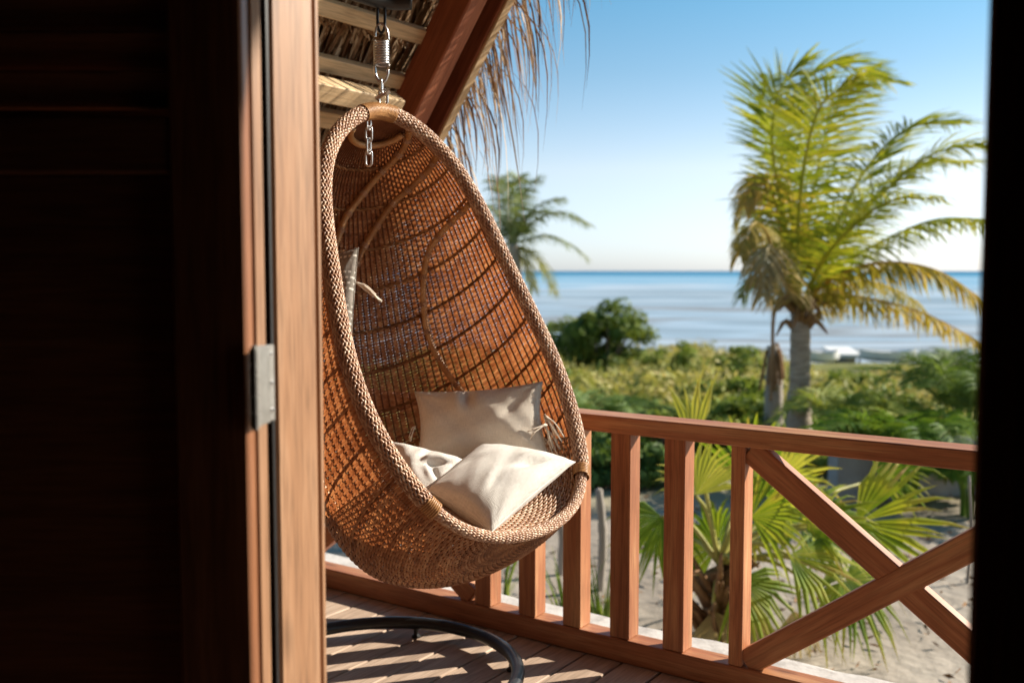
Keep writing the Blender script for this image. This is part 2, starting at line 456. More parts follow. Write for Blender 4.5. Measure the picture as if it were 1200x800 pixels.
M['pale_post'] = noisy('weathered_post', [(0.3, (0.22, 0.19, 0.16)), (0.7, (0.38, 0.335, 0.29))], scale=6, rough=0.9, bump=0.4, stretch=(1, 1, .2))
M['plaster'] = noisy('ledge_plaster', [(0.3, (0.34, 0.32, 0.30)), (0.48, (0.50, 0.48, 0.455)), (0.75, (0.60, 0.58, 0.56))], scale=7, rough=0.85, bump=0.5, dist=0.006, bscale=45)
M['concrete'] = noisy('garden_concrete', [(0.3, (0.25, 0.24, 0.23)), (0.7, (0.40, 0.39, 0.38))], scale=2.5, rough=0.9, bump=0.4, dist=0.01)
M['white'] = noisy('white_paint', [(0.3, (0.66, 0.65, 0.63)), (0.7, (0.78, 0.77, 0.75))], scale=2, rough=0.6, bump=0.1)
M['boat_dark'] = noisy('dark_paint', [(0.3, (0.05, 0.06, 0.07)), (0.7, (0.10, 0.11, 0.12))], scale=3, rough=0.6, bump=0.1)


def ground_mat():
    m, n, l, out = new_mat('sandy_ground')
    g = n.new('ShaderNodeNewGeometry'); sp = n.new('ShaderNodeSeparateXYZ'); l.new(g.outputs['Position'], sp.inputs[0])
    n1 = n.new('ShaderNodeTexNoise'); n1.inputs['Scale'].default_value = 0.55; n1.inputs['Detail'].default_value = 7; n1.inputs['Roughness'].default_value = 0.65
    l.new(g.outputs['Position'], n1.inputs['Vector'])
    sand = ramp(n, [(0.3, (0.17, 0.145, 0.12)), (0.5, (0.31, 0.265, 0.22)), (0.7, (0.42, 0.37, 0.315))]); l.new(n1.outputs[0], sand.inputs[0])
    n2 = n.new('ShaderNodeTexNoise'); n2.inputs['Scale'].default_value = 0.25; n2.inputs['Detail'].default_value = 8
    l.new(g.outputs['Position'], n2.inputs['Vector'])
    gr = ramp(n, [(0.3, (0.08, 0.09, 0.03)), (0.5, (0.20, 0.20, 0.06)), (0.7, (0.36, 0.30, 0.14))]); l.new(n2.outputs[0], gr.inputs[0])
    mr = n.new('ShaderNodeMapRange'); mr.inputs[1].default_value = 9.5; mr.inputs[2].default_value = 13; l.new(sp.outputs[1], mr.inputs[0])
    mr2 = n.new('ShaderNodeMapRange'); mr2.inputs[1].default_value = 47; mr2.inputs[2].default_value = 50; mr2.inputs[3].default_value = 1; mr2.inputs[4].default_value = 0; l.new(sp.outputs[1], mr2.inputs[0])
    mm = n.new('ShaderNodeMath'); mm.operation = 'MULTIPLY'; l.new(mr.outputs[0], mm.inputs[0]); l.new(mr2.outputs[0], mm.inputs[1])
    mx = n.new('ShaderNodeMix'); mx.data_type = 'RGBA'; l.new(mm.outputs[0], mx.inputs[0]); l.new(sand.outputs[0], mx.inputs[6]); l.new(gr.outputs[0], mx.inputs[7])
    b = n.new('ShaderNodeBsdfPrincipled'); b.inputs['Roughness'].default_value = 0.95; b.inputs['Specular IOR Level'].default_value = 0.1
    l.new(mx.outputs[2], b.inputs['Base Color'])
    n3 = n.new('ShaderNodeTexNoise'); n3.inputs['Scale'].default_value = 6; n3.inputs['Detail'].default_value = 6; l.new(g.outputs['Position'], n3.inputs['Vector'])
    bp = n.new('ShaderNodeBump'); bp.inputs['Strength'].default_value = 0.6; bp.inputs['Distance'].default_value = 0.06
    l.new(n3.outputs[0], bp.inputs['Height']); l.new(bp.outputs[0], b.inputs['Normal']); l.new(b.outputs[0], out.inputs[0])
    return m


def sea_mat():
    m, n, l, out = new_mat('shallow_sea')
    g = n.new('ShaderNodeNewGeometry'); sp = n.new('ShaderNodeSeparateXYZ'); l.new(g.outputs['Position'], sp.inputs[0])
    lg = n.new('ShaderNodeMath'); lg.operation = 'LOGARITHM'; lg.inputs[1].default_value = 10; l.new(sp.outputs[1], lg.inputs[0])
    mr = n.new('ShaderNodeMapRange'); mr.inputs[1].default_value = 1.65; mr.inputs[2].default_value = 3.4; l.new(lg.outputs[0], mr.inputs[0])
    # sandbanks and seagrass: long patches along the shore
    lx = n.new('ShaderNodeVectorMath'); lx.operation = 'DIVIDE'
    cx = n.new('ShaderNodeCombineXYZ'); l.new(sp.outputs[1], cx.inputs[0]); l.new(sp.outputs[1], cx.inputs[1]); cx.inputs[2].default_value = 1
    mp = n.new('ShaderNodeCombineXYZ'); 
    dv = n.new('ShaderNodeMath'); dv.operation = 'DIVIDE'; l.new(sp.outputs[0], dv.inputs[0]); l.new(sp.outputs[1], dv.inputs[1])
    dm = n.new('ShaderNodeMath'); dm.operation = 'MULTIPLY'; dm.inputs[1].default_value = 2.2; l.new(dv.outputs[0], dm.inputs[0])
    lm = n.new('ShaderNodeMath'); lm.operation = 'MULTIPLY'; lm.inputs[1].default_value = 13.0; l.new(lg.outputs[0], lm.inputs[0])
    l.new(dm.outputs[0], mp.inputs[0]); l.new(lm.outputs[0], mp.inputs[1])
    n1 = n.new('ShaderNodeTexNoise'); n1.inputs['Scale'].default_value = 1.0; n1.inputs['Detail'].default_value = 4; l.new(mp.outputs[0], n1.inputs['Vector'])
    ms = n.new('ShaderNodeMath'); ms.operation = 'MULTIPLY_ADD'; ms.inputs[1].default_value = 1.1
    sb = n.new('ShaderNodeMath'); sb.operation = 'SUBTRACT'; sb.inputs[1].default_value = 0.5; l.new(n1.outputs[0], sb.inputs[0])
    l.new(sb.outputs[0], ms.inputs[0]); l.new(mr.outputs[0], ms.inputs[2])
    r = ramp(n, [(0.0, (0.36, 0.43, 0.50)), (0.09, (0.20, 0.21, 0.22)), (0.17, (0.32, 0.42, 0.52)), (0.27, (0.20, 0.27, 0.33)), (0.38, (0.38, 0.46, 0.54)), (0.50, (0.13, 0.31, 0.46)), (0.60, (0.30, 0.43, 0.54)), (0.72, (0.09, 0.28, 0.43)), (0.92, (0.02, 0.14, 0.26))])
    l.new(ms.outputs[0], r.inputs[0])
    b = n.new('ShaderNodeBsdfDiffuse'); l.new(r.outputs[0], b.inputs['Color'])
    gl = n.new('ShaderNodeBsdfGlossy'); gl.inputs['Roughness'].default_value = 0.3
    mxs = n.new('ShaderNodeMixShader'); mxs.inputs[0].default_value = 0.10; l.new(b.outputs[0], mxs.inputs[1]); l.new(gl.outputs[0], mxs.inputs[2])
    wv = n.new('ShaderNodeTexNoise'); wv.inputs['Scale'].default_value = 0.8; wv.inputs['Detail'].default_value = 6; l.new(g.outputs['Position'], wv.inputs['Vector'])
    bp = n.new('ShaderNodeBump'); bp.inputs['Strength'].default_value = 0.5; bp.inputs['Distance'].default_value = 0.25
    l.new(wv.outputs[0], bp.inputs['Height']); l.new(bp.outputs[0], gl.inputs['Normal']); l.new(mxs.outputs[0], out.inputs[0])
    return m


M['ground'] = ground_mat()
M['sea'] = sea_mat()

# ------------------------------------------------------------------ ground and sea
GZ = -1.05


def ground_z(x, y):
    t = min(max((y - 9.0) / 25.0, 0), 1)
    z = -1.0 - 1.7 * t * t * (3 - 2 * t) + 0.06 * math.sin(x * 0.35 + 1) * math.cos(y * 0.27) + 0.025 * math.sin(x * 1.1) * math.sin(y * 0.9)
    if y > 44: z -= min((y - 44) * 0.10, 2.5)
    return z


mb = MB()
xs = np.concatenate([[-9000, -3000, -900, -300, -120], np.arange(-70, 71, 1.4), [120, 300, 900, 3000, 9000]])
ys = np.concatenate([[-9000, -600, -60], np.arange(-20, 80, 1.6), [120, 400, 1500, 9000]])
V = [(x, y, ground_z(x, y)) for y in ys for x in xs]
nx = len(xs)
F = [(j * nx + i, j * nx + i + 1, (j + 1) * nx + i + 1, (j + 1) * nx + i) for j in range(len(ys) - 1) for i in range(nx - 1)]
mb.add(V, F)
tag(mb.build('ground', M['ground'], smooth=True), kind='structure')
mb = MB()
mb.add([(-9500, 44, -3.15), (9500, 44, -3.15), (9500, 9400, -3.15), (-9500, 9400, -3.15)], [(0, 1, 2, 3)])
tag(mb.build('sea', M['sea']), kind='structure')

# ------------------------------------------------------------------ house: dark room behind the doorway
WB = 1.126              # inner face of the front wall
house = thing('timber_house', 'dark timber room around the open doorway', 'house', W(-0.73, 0.2, -0.03))
DA, DB = -1.36, -0.196  # door opening
H = 2.75


def hwall(name, a0, a1, b0, b1, z0, z1, mat=None):
    p0 = W(a0, (b0 + b1) / 2, (z0 + z1) / 2); p1 = W(a1, (b0 + b1) / 2, (z0 + z1) / 2)
    return beam(name, p0, p1, z1 - z0, b1 - b0, UZ, mat or M['room'], house, ch=0.002)


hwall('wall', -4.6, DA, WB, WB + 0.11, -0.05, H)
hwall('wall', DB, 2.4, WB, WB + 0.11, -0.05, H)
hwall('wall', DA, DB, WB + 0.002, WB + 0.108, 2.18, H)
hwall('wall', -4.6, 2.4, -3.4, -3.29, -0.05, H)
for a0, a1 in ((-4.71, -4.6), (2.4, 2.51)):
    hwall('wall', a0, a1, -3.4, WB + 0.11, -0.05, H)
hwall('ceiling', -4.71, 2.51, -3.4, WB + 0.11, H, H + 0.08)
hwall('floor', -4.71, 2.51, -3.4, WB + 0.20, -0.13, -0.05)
# wall boards seen at the right of the doorway
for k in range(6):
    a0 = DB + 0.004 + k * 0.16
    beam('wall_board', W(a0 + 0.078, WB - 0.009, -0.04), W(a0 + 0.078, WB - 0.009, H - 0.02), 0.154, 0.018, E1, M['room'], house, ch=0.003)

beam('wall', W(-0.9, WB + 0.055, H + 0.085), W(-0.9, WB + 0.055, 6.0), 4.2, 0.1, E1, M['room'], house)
beam('wall', W(-3.95, 1.24, 0.3), W(-3.95, 3.1, 0.3), 1.5, 0.06, UZ, M['room'], house)
# door jamb and stop: the pale sunlit edges
frame = thing('door_frame', 'sunlit pale wooden post at the left of the doorway', 'door frame', W(-1.3, WB + 0.05, 0))


def jamb_a(px, Y, py=400):
    P = at(px, py, Y); return P @ E1, P @ E2


ja, jb = jamb_a(322, 1.66)
# main post: its side face looks along E1
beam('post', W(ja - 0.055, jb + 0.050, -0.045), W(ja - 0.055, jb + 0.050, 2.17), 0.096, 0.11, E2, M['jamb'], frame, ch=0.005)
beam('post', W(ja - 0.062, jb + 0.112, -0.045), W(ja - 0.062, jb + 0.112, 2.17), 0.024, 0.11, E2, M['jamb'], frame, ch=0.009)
beam('gap_shade_strip', W(ja - 0.019, jb - 0.0035, -0.04), W(ja - 0.019, jb - 0.0035, 2.08), 0.034, 0.007, E1, M['black'], frame, ch=0.001)  # black strip added so the gap beside the post reads as deep shade
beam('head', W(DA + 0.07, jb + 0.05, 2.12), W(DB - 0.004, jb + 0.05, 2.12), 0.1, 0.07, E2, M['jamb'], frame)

# folded door leaf: panel and louvres, seen from its dark side
leafY = 1.50
lx = at(293.5, 400, leafY)[0]
door = thing('louvred_door', 'dark wooden door leaf with louvres above a panel, beside the sunlit post', 'door', (lx - 0.4, leafY, 0))
LX = np.array([1.0, 0, 0]); LY = np.array([0, 1.0, 0])


def dpart(name, x0, x1, z0, z1, y=0.0, t=0.04, vertical=False, ch=0.004, mat=None):
    if vertical:
        return beam(name, ((x0 + x1) / 2, leafY + y, z0), ((x0 + x1) / 2, leafY + y, z1), x1 - x0, t, LX, mat or M['door'], door, ch=ch)
    return beam(name, (x0, leafY + y, (z0 + z1) / 2), (x1, leafY + y, (z0 + z1) / 2), z1 - z0, t, UZ, mat or M['door'], door, ch=ch)


sw = lx - at(208, 400, leafY)[0]
dz0, dz1 = -0.03, 2.10
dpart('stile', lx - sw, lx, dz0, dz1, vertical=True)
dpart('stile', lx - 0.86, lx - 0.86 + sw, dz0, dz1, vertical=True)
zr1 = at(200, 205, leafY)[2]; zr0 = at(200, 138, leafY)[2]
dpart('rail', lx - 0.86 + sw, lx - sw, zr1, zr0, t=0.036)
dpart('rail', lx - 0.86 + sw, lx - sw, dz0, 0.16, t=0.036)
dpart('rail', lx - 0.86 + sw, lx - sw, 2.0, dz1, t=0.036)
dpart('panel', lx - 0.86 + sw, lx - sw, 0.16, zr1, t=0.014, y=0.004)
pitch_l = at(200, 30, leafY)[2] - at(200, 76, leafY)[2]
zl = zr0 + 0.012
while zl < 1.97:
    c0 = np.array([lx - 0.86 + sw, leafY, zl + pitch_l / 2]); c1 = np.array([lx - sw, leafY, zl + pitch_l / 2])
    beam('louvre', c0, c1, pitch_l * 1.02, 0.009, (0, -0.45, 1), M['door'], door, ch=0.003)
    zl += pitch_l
# sunlit narrow edge strip of the leaf that turns towards the balcony
sa, sb_ = jamb_a(299.4, 1.528)
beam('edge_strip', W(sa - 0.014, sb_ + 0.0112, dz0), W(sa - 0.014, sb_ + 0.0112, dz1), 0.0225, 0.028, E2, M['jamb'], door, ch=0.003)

# hinge between leaf and post
hz1 = at(308, 402, 1.58)[2]; hz0 = at(308, 489, 1.58)[2]
hinge = thing('door_hinge', 'brushed steel hinge on the narrow sunlit door edge', 'hinge', W(sa, sb_, hz0))
pl = beam('leaf_plate', W(sa + 0.0025, sb_ + 0.0165, hz0), W(sa + 0.0025, sb_ + 0.0165, hz1), 0.034, 0.0035, E2, M['hinge'], hinge, ch=0.001)
mb = MB()
kp = at(298.6, 445, leafY - 0.026); kp[2] = 0
nk = 5
for k in range(nk):
    z0 = hz0 + (hz1 - hz0) * k / nk + 0.0012; z1 = hz0 + (hz1 - hz0) * (k + 1) / nk - 0.0012
    mb.tube([kp + UZ * z0, kp + UZ * z1], 0.0075, 14)
mb.tube([kp + UZ * (hz0 - 0.003), kp + UZ * (hz1 + 0.004)], 0.0045, 10)
mb.build('knuckle', M['hinge'], hinge, smooth=False)
k2 = kp + np.array([0.004, 0.036, 0])
beam('leaf_plate', k2 + UZ * hz0, k2 + UZ * hz1, 0.052, 0.003, nrm(k2 - kp), M['hinge'], hinge, ch=0.0008)
for fz, fb in ((0.12, 0.025), (0.34, 0.013), (0.5, 0.026), (0.66, 0.013), (0.86, 0.026)):
    p = W(sa + 0.0042, sb_ + fb, hz1 + (hz0 - hz1) * fz)
    mb = MB(); mb.tube([p, p + E1 * 0.001, p + E1 * 0.0018], [0.0042, 0.0042, 0.003], 12)
    sc_ = mb.build('screw', M['steel'], hinge)
    mb = MB(); mb.box(p + E1 * 0.0019, E1 * 0.0002, E2 * 0.0026, UZ * 0.0005); mb.box(p + E1 * 0.0019, E1 * 0.00025, E2 * 0.0005, UZ * 0.0026)
    mb.build('slot', M['black'], sc_)

# ------------------------------------------------------------------ balcony deck, ledge, railing
RB = 3.07               # inner face of the railing
deck = thing('balcony_deck', None, None, W(-1.5, 2.2, 0), kind='structure')
bw = 0.1515
g0 = -1.975
for k in range(-15, 18):
    a = g0 + bw * (k + 0.5)
    beam('board', W(a, 1.33, -0.0125), W(a, RB + 0.080, -0.0125 + rnd.uniform(-0.0012, 0.0012)), bw - 0.0075, 0.025, E1, M['deck'], deck, ch=0.0035)
for b in (1.5, 2.2, 2.95):
    beam('joist', W(-4.3, b, -0.085), W(0.75, b, -0.085), 0.12, 0.06, UZ, M['room'], deck)
mb = MB()
nl = 60
aa = np.linspace(-5.2, 1.6, nl)
prof = [(3.160, -0.30), (3.160, -0.012), (3.50, -0.02), (3.535, -0.04), (3.545, -0.07), (3.545, -0.30)]
V = []
for a in aa:
    for i, (b, z) in enumerate(prof):
        j = 0.008 * math.sin(a * 9.1 + i) + 0.005 * math.sin(a * 23 + 2 * i)
        V.append(W(a, b + (j if i >= 2 else 0), z + (0.3 * j if 0 < i < 5 else 0)))
F = [(i * 6 + k, i * 6 + k + 1, (i + 1) * 6 + k + 1, (i + 1) * 6 + k) for i in range(nl - 1) for k in range(5)]
F += [(i * 6 + 5, i * 6, (i + 1) * 6, (i + 1) * 6 + 5) for i in range(nl - 1)]
mb.add(V, F)
tag(mb.build('balcony_ledge', M['plaster'], smooth=False), kind='structure')
mb = MB()
c = W(-1.8, 2.3, -0.78)
mb.box(c, E1 * 3.4, E2 * 1.15, UZ * 0.46)
tag(mb.build('base_wall', M['concrete'], origin=c), 'grey rendered base wall under the balcony', 'wall')

rail = thing('balcony_railing', 'reddish wooden balcony railing with balusters and a crossed brace panel', 'railing', W(-1.5, RB + 0.035, 0))
TZ = 0.888
AR = 0.60
beam('top_rail', W(-4.0, RB + 0.042, TZ - 0.030), W(AR, RB + 0.042, TZ - 0.030), 0.115, 0.060, E2, M['rail'], rail, ch=0.004)
beam('bottom_rail', W(-4.0, RB + 0.043, 0.044), W(AR, RB + 0.043, 0.044), 0.086, 0.084, E2, M['rail'], rail, ch=0.004)
bz0, bz1 = 0.0865, TZ - 0.061
for a, w_ in ((-2.335, 0.076), (-2.125, 0.076), (-1.925, 0.076), (-1.725, 0.078), (-1.515, 0.078), (-1.272, 0.048)):
    beam('baluster', W(a + w_ / 2, RB + 0.045, bz0), W(a + w_ / 2, RB + 0.045, bz1), w_, 0.076, E1, M['rail'], rail, ch=0.0025)


def xbrace(a0, a1):
    # one full diagonal, the other in two halves butted against it
    bc = RB + 0.040
    w = 0.083
    d = nrm(np.array([a1 - a0, bz1 - bz0]))
    ins = 0.016
    p0 = W(a0 + ins, bc, bz0 + ins * 0.75); p1 = W(a1 - ins, bc, bz1 - ins * 0.75)
    beam('brace', p0, p1, w, 0.050, UZ, M['rail'], rail, ch=0.004)
    q0 = W(a0 + ins, bc, bz1 - ins * 0.75); q1 = W(a1 - ins, bc, bz0 + ins * 0.75)
    m = (q0 + q1) / 2; dq = nrm(q1 - q0)
    beam('brace', q0, m - dq * 0.006, w, 0.046, UZ, M['rail'], rail, ch=0.004)
    beam('brace', m + dq * 0.006, q1, w, 0.046, UZ, M['rail'], rail, ch=0.004)


xbrace(-1.232, -0.237)
xbrace(-3.36, -2.345)
beam('post', W(-0.19, RB + 0.036, 0.0865), W(-0.19, RB + 0.036, bz1), 0.085, 0.066, E1, M['rail'], rail)
beam('post', W(-3.405, RB + 0.036, 0.0865), W(-3.405, RB + 0.036, bz1), 0.085, 0.066, E1, M['rail'], rail)
for a in (0.1, 0.32):
    beam('baluster', W(a, RB + 0.037, bz0), W(a, RB + 0.037, bz1), 0.076, 0.056, E1, M['rail'], rail, ch=0.004)

# ------------------------------------------------------------------ thatched gable roof, left slope
roof = thing('thatched_roof', 'thatched roof slope with dark rafters and hanging dry leaf fringe above the hanging chair', 'roof', W(-2.6, 3.4, 2.2))
SL = math.atan(1.44)
rd = np.array([math.cos(SL), math.sin(SL)])       # up the slope in (a, z)
rn = np.array([math.sin(SL), -math.cos(SL)])      # underside normal
RA = np.array([-2.7807, 2.0197])                  # point of the barge's lower edge


def RP(s, off, b):
    q = RA + rd * s - rn * off
    return W(q[0], b, q[1])


RDIR = W(rd[0], 0, rd[1]); RNRM = W(rn[0], 0, rn[1])
# barge board: its lower edge catches the sun
beam('barge_board', RP(-1.1, 0.075, 3.445), RP(3.2, 0.075, 3.445), 0.15, 0.045, RNRM, M['rafter'], roof, ch=0.004)
beam('lit_edge_strip', RP(-1.1, -0.008, 3.452), RP(3.2, -0.008, 3.452), 0.014, 0.045, RNRM, M['purlin'], roof, ch=0.002)  # pale strip: sunlight on the barge's lower edge, put into its colour
beam('rafter', RP(-1.1, 0.090, 3.30), RP(3.2, 0.090, 3.30), 0.15, 0.10, RNRM, M['rafter'], roof, ch=0.006)
beam('rafter', RP(-1.1, 0.082, 1.42), RP(3.2, 0.082, 1.42), 0.13, 0.075, RNRM, M['rafter'], roof, ch=0.006)
for s, th_, w_ in ((-0.62, 0.06, 0.07), (-0.30, 0.06, 0.07), (-0.12, 0.05, 0.07), (0.105, 0.05, 0.06), (0.315, 0.05, 0.062), (0.60, 0.05, 0.07), (0.92, 0.05, 0.07), (1.25, 0.05, 0.07), (1.6, 0.05, 0.07), (1.95, 0.05, 0.07), (2.3, 0.05, 0.07)):
    b_end = 3.36 + rnd.uniform(0, 0.03)
    beam('purlin', RP(s, 0.150 + th_ / 2, 1.2), RP(s, 0.150 + th_ / 2, b_end), w_, th_, RDIR, M['purlin'], roof, ch=0.003)
beam('tie_beam', RP(0.045, 0.055, 1.25), RP(0.045, 0.055, 3.16), 0.075, 0.085, RDIR, M['purlin'], roof, ch=0.004)
mb = MB()
mb.add([RP(-1.2, 0.30, -3.6), RP(3.3, 0.30, -3.6), RP(3.3, 0.30, 3.55), RP(-1.2, 0.30, 3.55),
        RP(-1.2, 0.48, -3.6), RP(3.3, 0.48, -3.6), RP(3.3, 0.48, 3.55), RP(-1.2, 0.48, 3.55)],
       [(0, 1, 2, 3), (7, 6, 5, 4), (0, 4, 5, 1), (1, 5, 6, 2), (2, 6, 7, 3), (3, 7, 4, 0)])
mb.build('thatch_bed', M['thatch_back'], roof)
RIDGE = RP(4.05, 0.30, 2.35)
ra_, rz2 = RIDGE @ E1, RIDGE[2]
beam('ridge_beam', W(ra_, 1.15, rz2 - 0.12), W(ra_, 3.55, rz2 - 0.12), 0.16, 0.08, UZ, M['rafter'], roof)
mb = MB()  # unseen right slope, added to cut sky fill on the railing
V = []
for off in (0.0, 0.18):
    for (da_, b_) in ((0.0, -3.6), (0.0, 3.55), (2.6, 3.55), (2.6, -3.6)):
        V.append(W(ra_ + da_, b_, rz2 - da_ * 1.44 + off / math.cos(SL)))
mb.add(V, [(0, 1, 2, 3), (7, 6, 5, 4), (0, 4, 5, 1), (1, 5, 6, 2), (2, 6, 7, 3), (3, 7, 4, 0)])
mb.build('thatch_bed', M['thatch_back'], roof)
mb = MB()
V = [RP(3.302, 0.302, -3.6), RP(3.302, 0.302, 3.55), RP(4.05, 0.302, 3.55), RP(4.05, 0.302, -3.6), RP(3.302, 0.478, -3.6), RP(3.302, 0.478, 3.55), RP(4.2, 0.478, 3.55), RP(4.2, 0.478, -3.6)]
mb.add(V, [(0, 1, 2, 3), (7, 6, 5, 4), (0, 4, 5, 1), (1, 5, 6, 2), (2, 6, 7, 3), (3, 7, 4, 0)])
mb.build('thatch_bed', M['thatch_back'], roof)
mb = MB()
for i in range(5200):                              # folded palm leaflets on the underside
    s0 = rnd.uniform(-1.15, 2.0); b0 = rnd.uniform(1.3, 3.53)
    Ls = rnd.uniform(0.18, 0.5); wd = rnd.uniform(0.006, 0.013)
    lean = rnd.gauss(0, 0.05); o0 = rnd.uniform(0.225, 0.295)
    p = [RP(s0, o0, b0), RP(s0 + Ls * 0.5, o0 + 0.006, b0 + lean * 0.5), RP(s0 + Ls, min(o0 + 0.02, 0.3), b0 + lean)]
    e = E2 * wd
    V = [p[0] - e * .5, p[0] + e * .5, p[1] - e + RNRM * 0.004, p[1] + e, p[2] - e * .7, p[2] + e * .7]
    mb.add(V, [(0, 1, 3, 2), (2, 3, 5, 4)], rnd.random())
mb.build('thatch_lining', M['thatch'], roof, kind='stuff')
mb = MB()                                          # broken leaf ends under the thatch, along the purlins
for s in (0.5, 0.83, 0.25):
    for i in range(150):
        b0 = rnd.uniform(1.6, 3.3); p0 = RP(s + rnd.uniform(-.01, .02), 0.205 + rnd.uniform(0, .05), b0)
        d = nrm(E2 * rnd.uniform(-1, 1) - RDIR * rnd.uniform(0.2, 1) + RNRM * rnd.uniform(0, .5)) * rnd.uniform(0.02, 0.06)
        e = np.cross(nrm(d), RNRM) * rnd.uniform(0.004, 0.008)
        mb.add([p0 - e, p0 + e, p0 + d + e * .4, p0 + d - e * .4], [(0, 1, 2, 3)], rnd.random())
mb.build('leaf_ends', M['thatch'], roof, kind='stuff')
mb = MB()


def strand(p0, L, drift, wd, val, curl=0.1):
    n = 6
    P = []
    d = nrm(drift)
    for k in range(n + 1):
        t = k / n
        P.append(p0 + d * (L * 0.35 * t * (1 - 0.35 * t)) - UZ * (L * (0.35 * t + 0.62 * t * t)) + E1 * (curl * L * math.sin(t * 2.6) * 0.35))
    side = nrm(np.array([rnd.uniform(-1, 1), rnd.uniform(-1, 1), 0.2]))
    V = []
    for k, q in enumerate(P):
        t = k / n
        ww = wd * (0.55 + 0.7 * math.sin(math.pi * min(1, t * 0.9 + 0.1))) * (1 - 0.8 * max(0, t - 0.7) / 0.3)
        V += [q - side * ww, q + side * ww + np.array([0, 0, 0.001])]
    mb.add(V, [(2 * k, 2 * k + 1, 2 * k + 3, 2 * k + 2) for k in range(n)], val)


for i in range(640):
    s = rnd.uniform(-0.9, 1.7); t = rnd.random()
    L = 0.12 + 0.42 * t ** 2.2
    p0 = RP(s, 0.13 + rnd.uniform(-.04, .12), 3.50 + rnd.uniform(-.02, .16))
    strand(p0, L, E1 * rnd.uniform(0.1, 1.4) + E2 * rnd.uniform(-.3, .8) - UZ * 0.3, rnd.uniform(0.0018, 0.0048), rnd.random(), rnd.uniform(-.6, .6))
for i in range(150):                               # long ragged ones that reach out against the sky
    s = rnd.uniform(-0.3, 1.6)
    p0 = RP(s, 0.10 + rnd.uniform(-.05, .1), 3.50 + rnd.uniform(0, .22))
    strand(p0, rnd.uniform(0.3, 0.72), E1 * rnd.uniform(0.4, 1.4) + E2 * rnd.uniform(-.2, .6), rnd.uniform(0.0015, 0.0036), rnd.random(), rnd.uniform(-.5, .5))
mb.build('thatch_fringe', M['thatch'], roof, kind='stuff')

# ------------------------------------------------------------------ hanging egg chair
GAM = math.radians(47)
WV = np.array([math.sin(GAM), -math.cos(GAM), 0.0])     # facing direction
UV = np.array([math.cos(GAM), math.sin(GAM), 0.0])      # to the sitter's left, away from us
HUB = at(443, 130, 3.36) + UV * 0.017
LAM, LL, KAP = 0.477, 1.4715, -0.175
PD = WV * math.sin(LAM) - UZ * math.cos(LAM)            # down the slanted axis
ND = WV * math.cos(LAM) + UZ * math.sin(LAM)            # out of the opening
AK = np.polyfit(np.linspace(0, 1, 8), [0.395, 0.413, 0.396, 0.396, 0.433, 0.467, 0.522, 0.695], 6)


def arim(q):
    q = np.clip(q, 0, 1)
    return 2 * np.sqrt(q * (1 - q)) * np.polyval(AK, q)


def nrim(q):
    return KAP * q * (1 - q)


prof = bez([(0.0, 0.0), (0.02, -0.1), (0.1, -0.26), (0.3, -0.397), (0.58, -0.521), (0.86, -0.61), (1.09, -0.659), (1.277, -0.65), (1.451, -0.544), (1.531, -0.315), (1.486, -0.08), (LL, 0.0)], 600)
seg = np.concatenate([[0], np.cumsum(np.linalg.norm(np.diff(prof, axis=0), axis=1))])
SLEN = seg[-1]
_q = (1 - np.cos(np.linspace(0, math.pi, 400))) / 2
_ra, _rn, _rp = arim(_q), nrim(_q), _q * LL
_rl = np.concatenate([[0], np.cumsum(np.sqrt(np.diff(_ra) ** 2 + np.diff(_rn) ** 2 + np.diff(_rp) ** 2))]); _rl /= _rl[-1]


def shell(s, tau):
    """a row runs from the near rim (tau -1) round the back profile (0) to the far rim (1)"""
    s = np.clip(s, 0, SLEN)
    p = np.interp(s, seg, prof[:, 0]); nb = np.interp(s, seg, prof[:, 1])
    f = s / SLEN
    a = np.interp(f, _rl, _ra); pr = np.interp(f, _rl, _rp); nr = np.interp(f, _rl, _rn)
    k = 1.05 + 0.079 * np.clip((f - 0.5) / 0.5, 0, 1)
    th = math.pi - np.arcsin(1 / k)
    an = tau * th
    c = (1 - np.cos(an)) / (1 - np.cos(th))
    P = HUB + (p + (pr - p) * c)[:, None] * PD + (nb + (nr - nb) * c)[:, None] * ND + (a * k * np.sin(an))[:, None] * UV
    Rm = HUB + pr[:, None] * PD + nr[:, None] * ND
    return P, Rm


def surf(s, tau, off=0.0):
    tau = np.asarray(tau, float)
    s = np.full(len(tau), float(s)) if np.ndim(s) == 0 else np.asarray(s, float)
    P, Rm = shell(s, tau)
    dS = shell(s + 0.008, tau)[0] - shell(s - 0.008, tau)[0]
    dT = shell(s, tau + 0.01)[0] - shell(s, tau - 0.01)[0]
    Nn = np.cross(dT, dS)
    Nn /= np.maximum(np.linalg.norm(Nn, axis=1), 1e-12)[:, None]
    sg = np.sign(((P - Rm) * Nn).sum(1)); sg[sg == 0] = 1
    Nn = Nn * (1 if sg.sum() >= 0 else -1)
    return P + Nn * off, Nn


chair = thing('hanging_egg_chair', 'woven rattan egg shaped hanging chair with braided rim', 'hanging chair', HUB + UZ * 0.0)
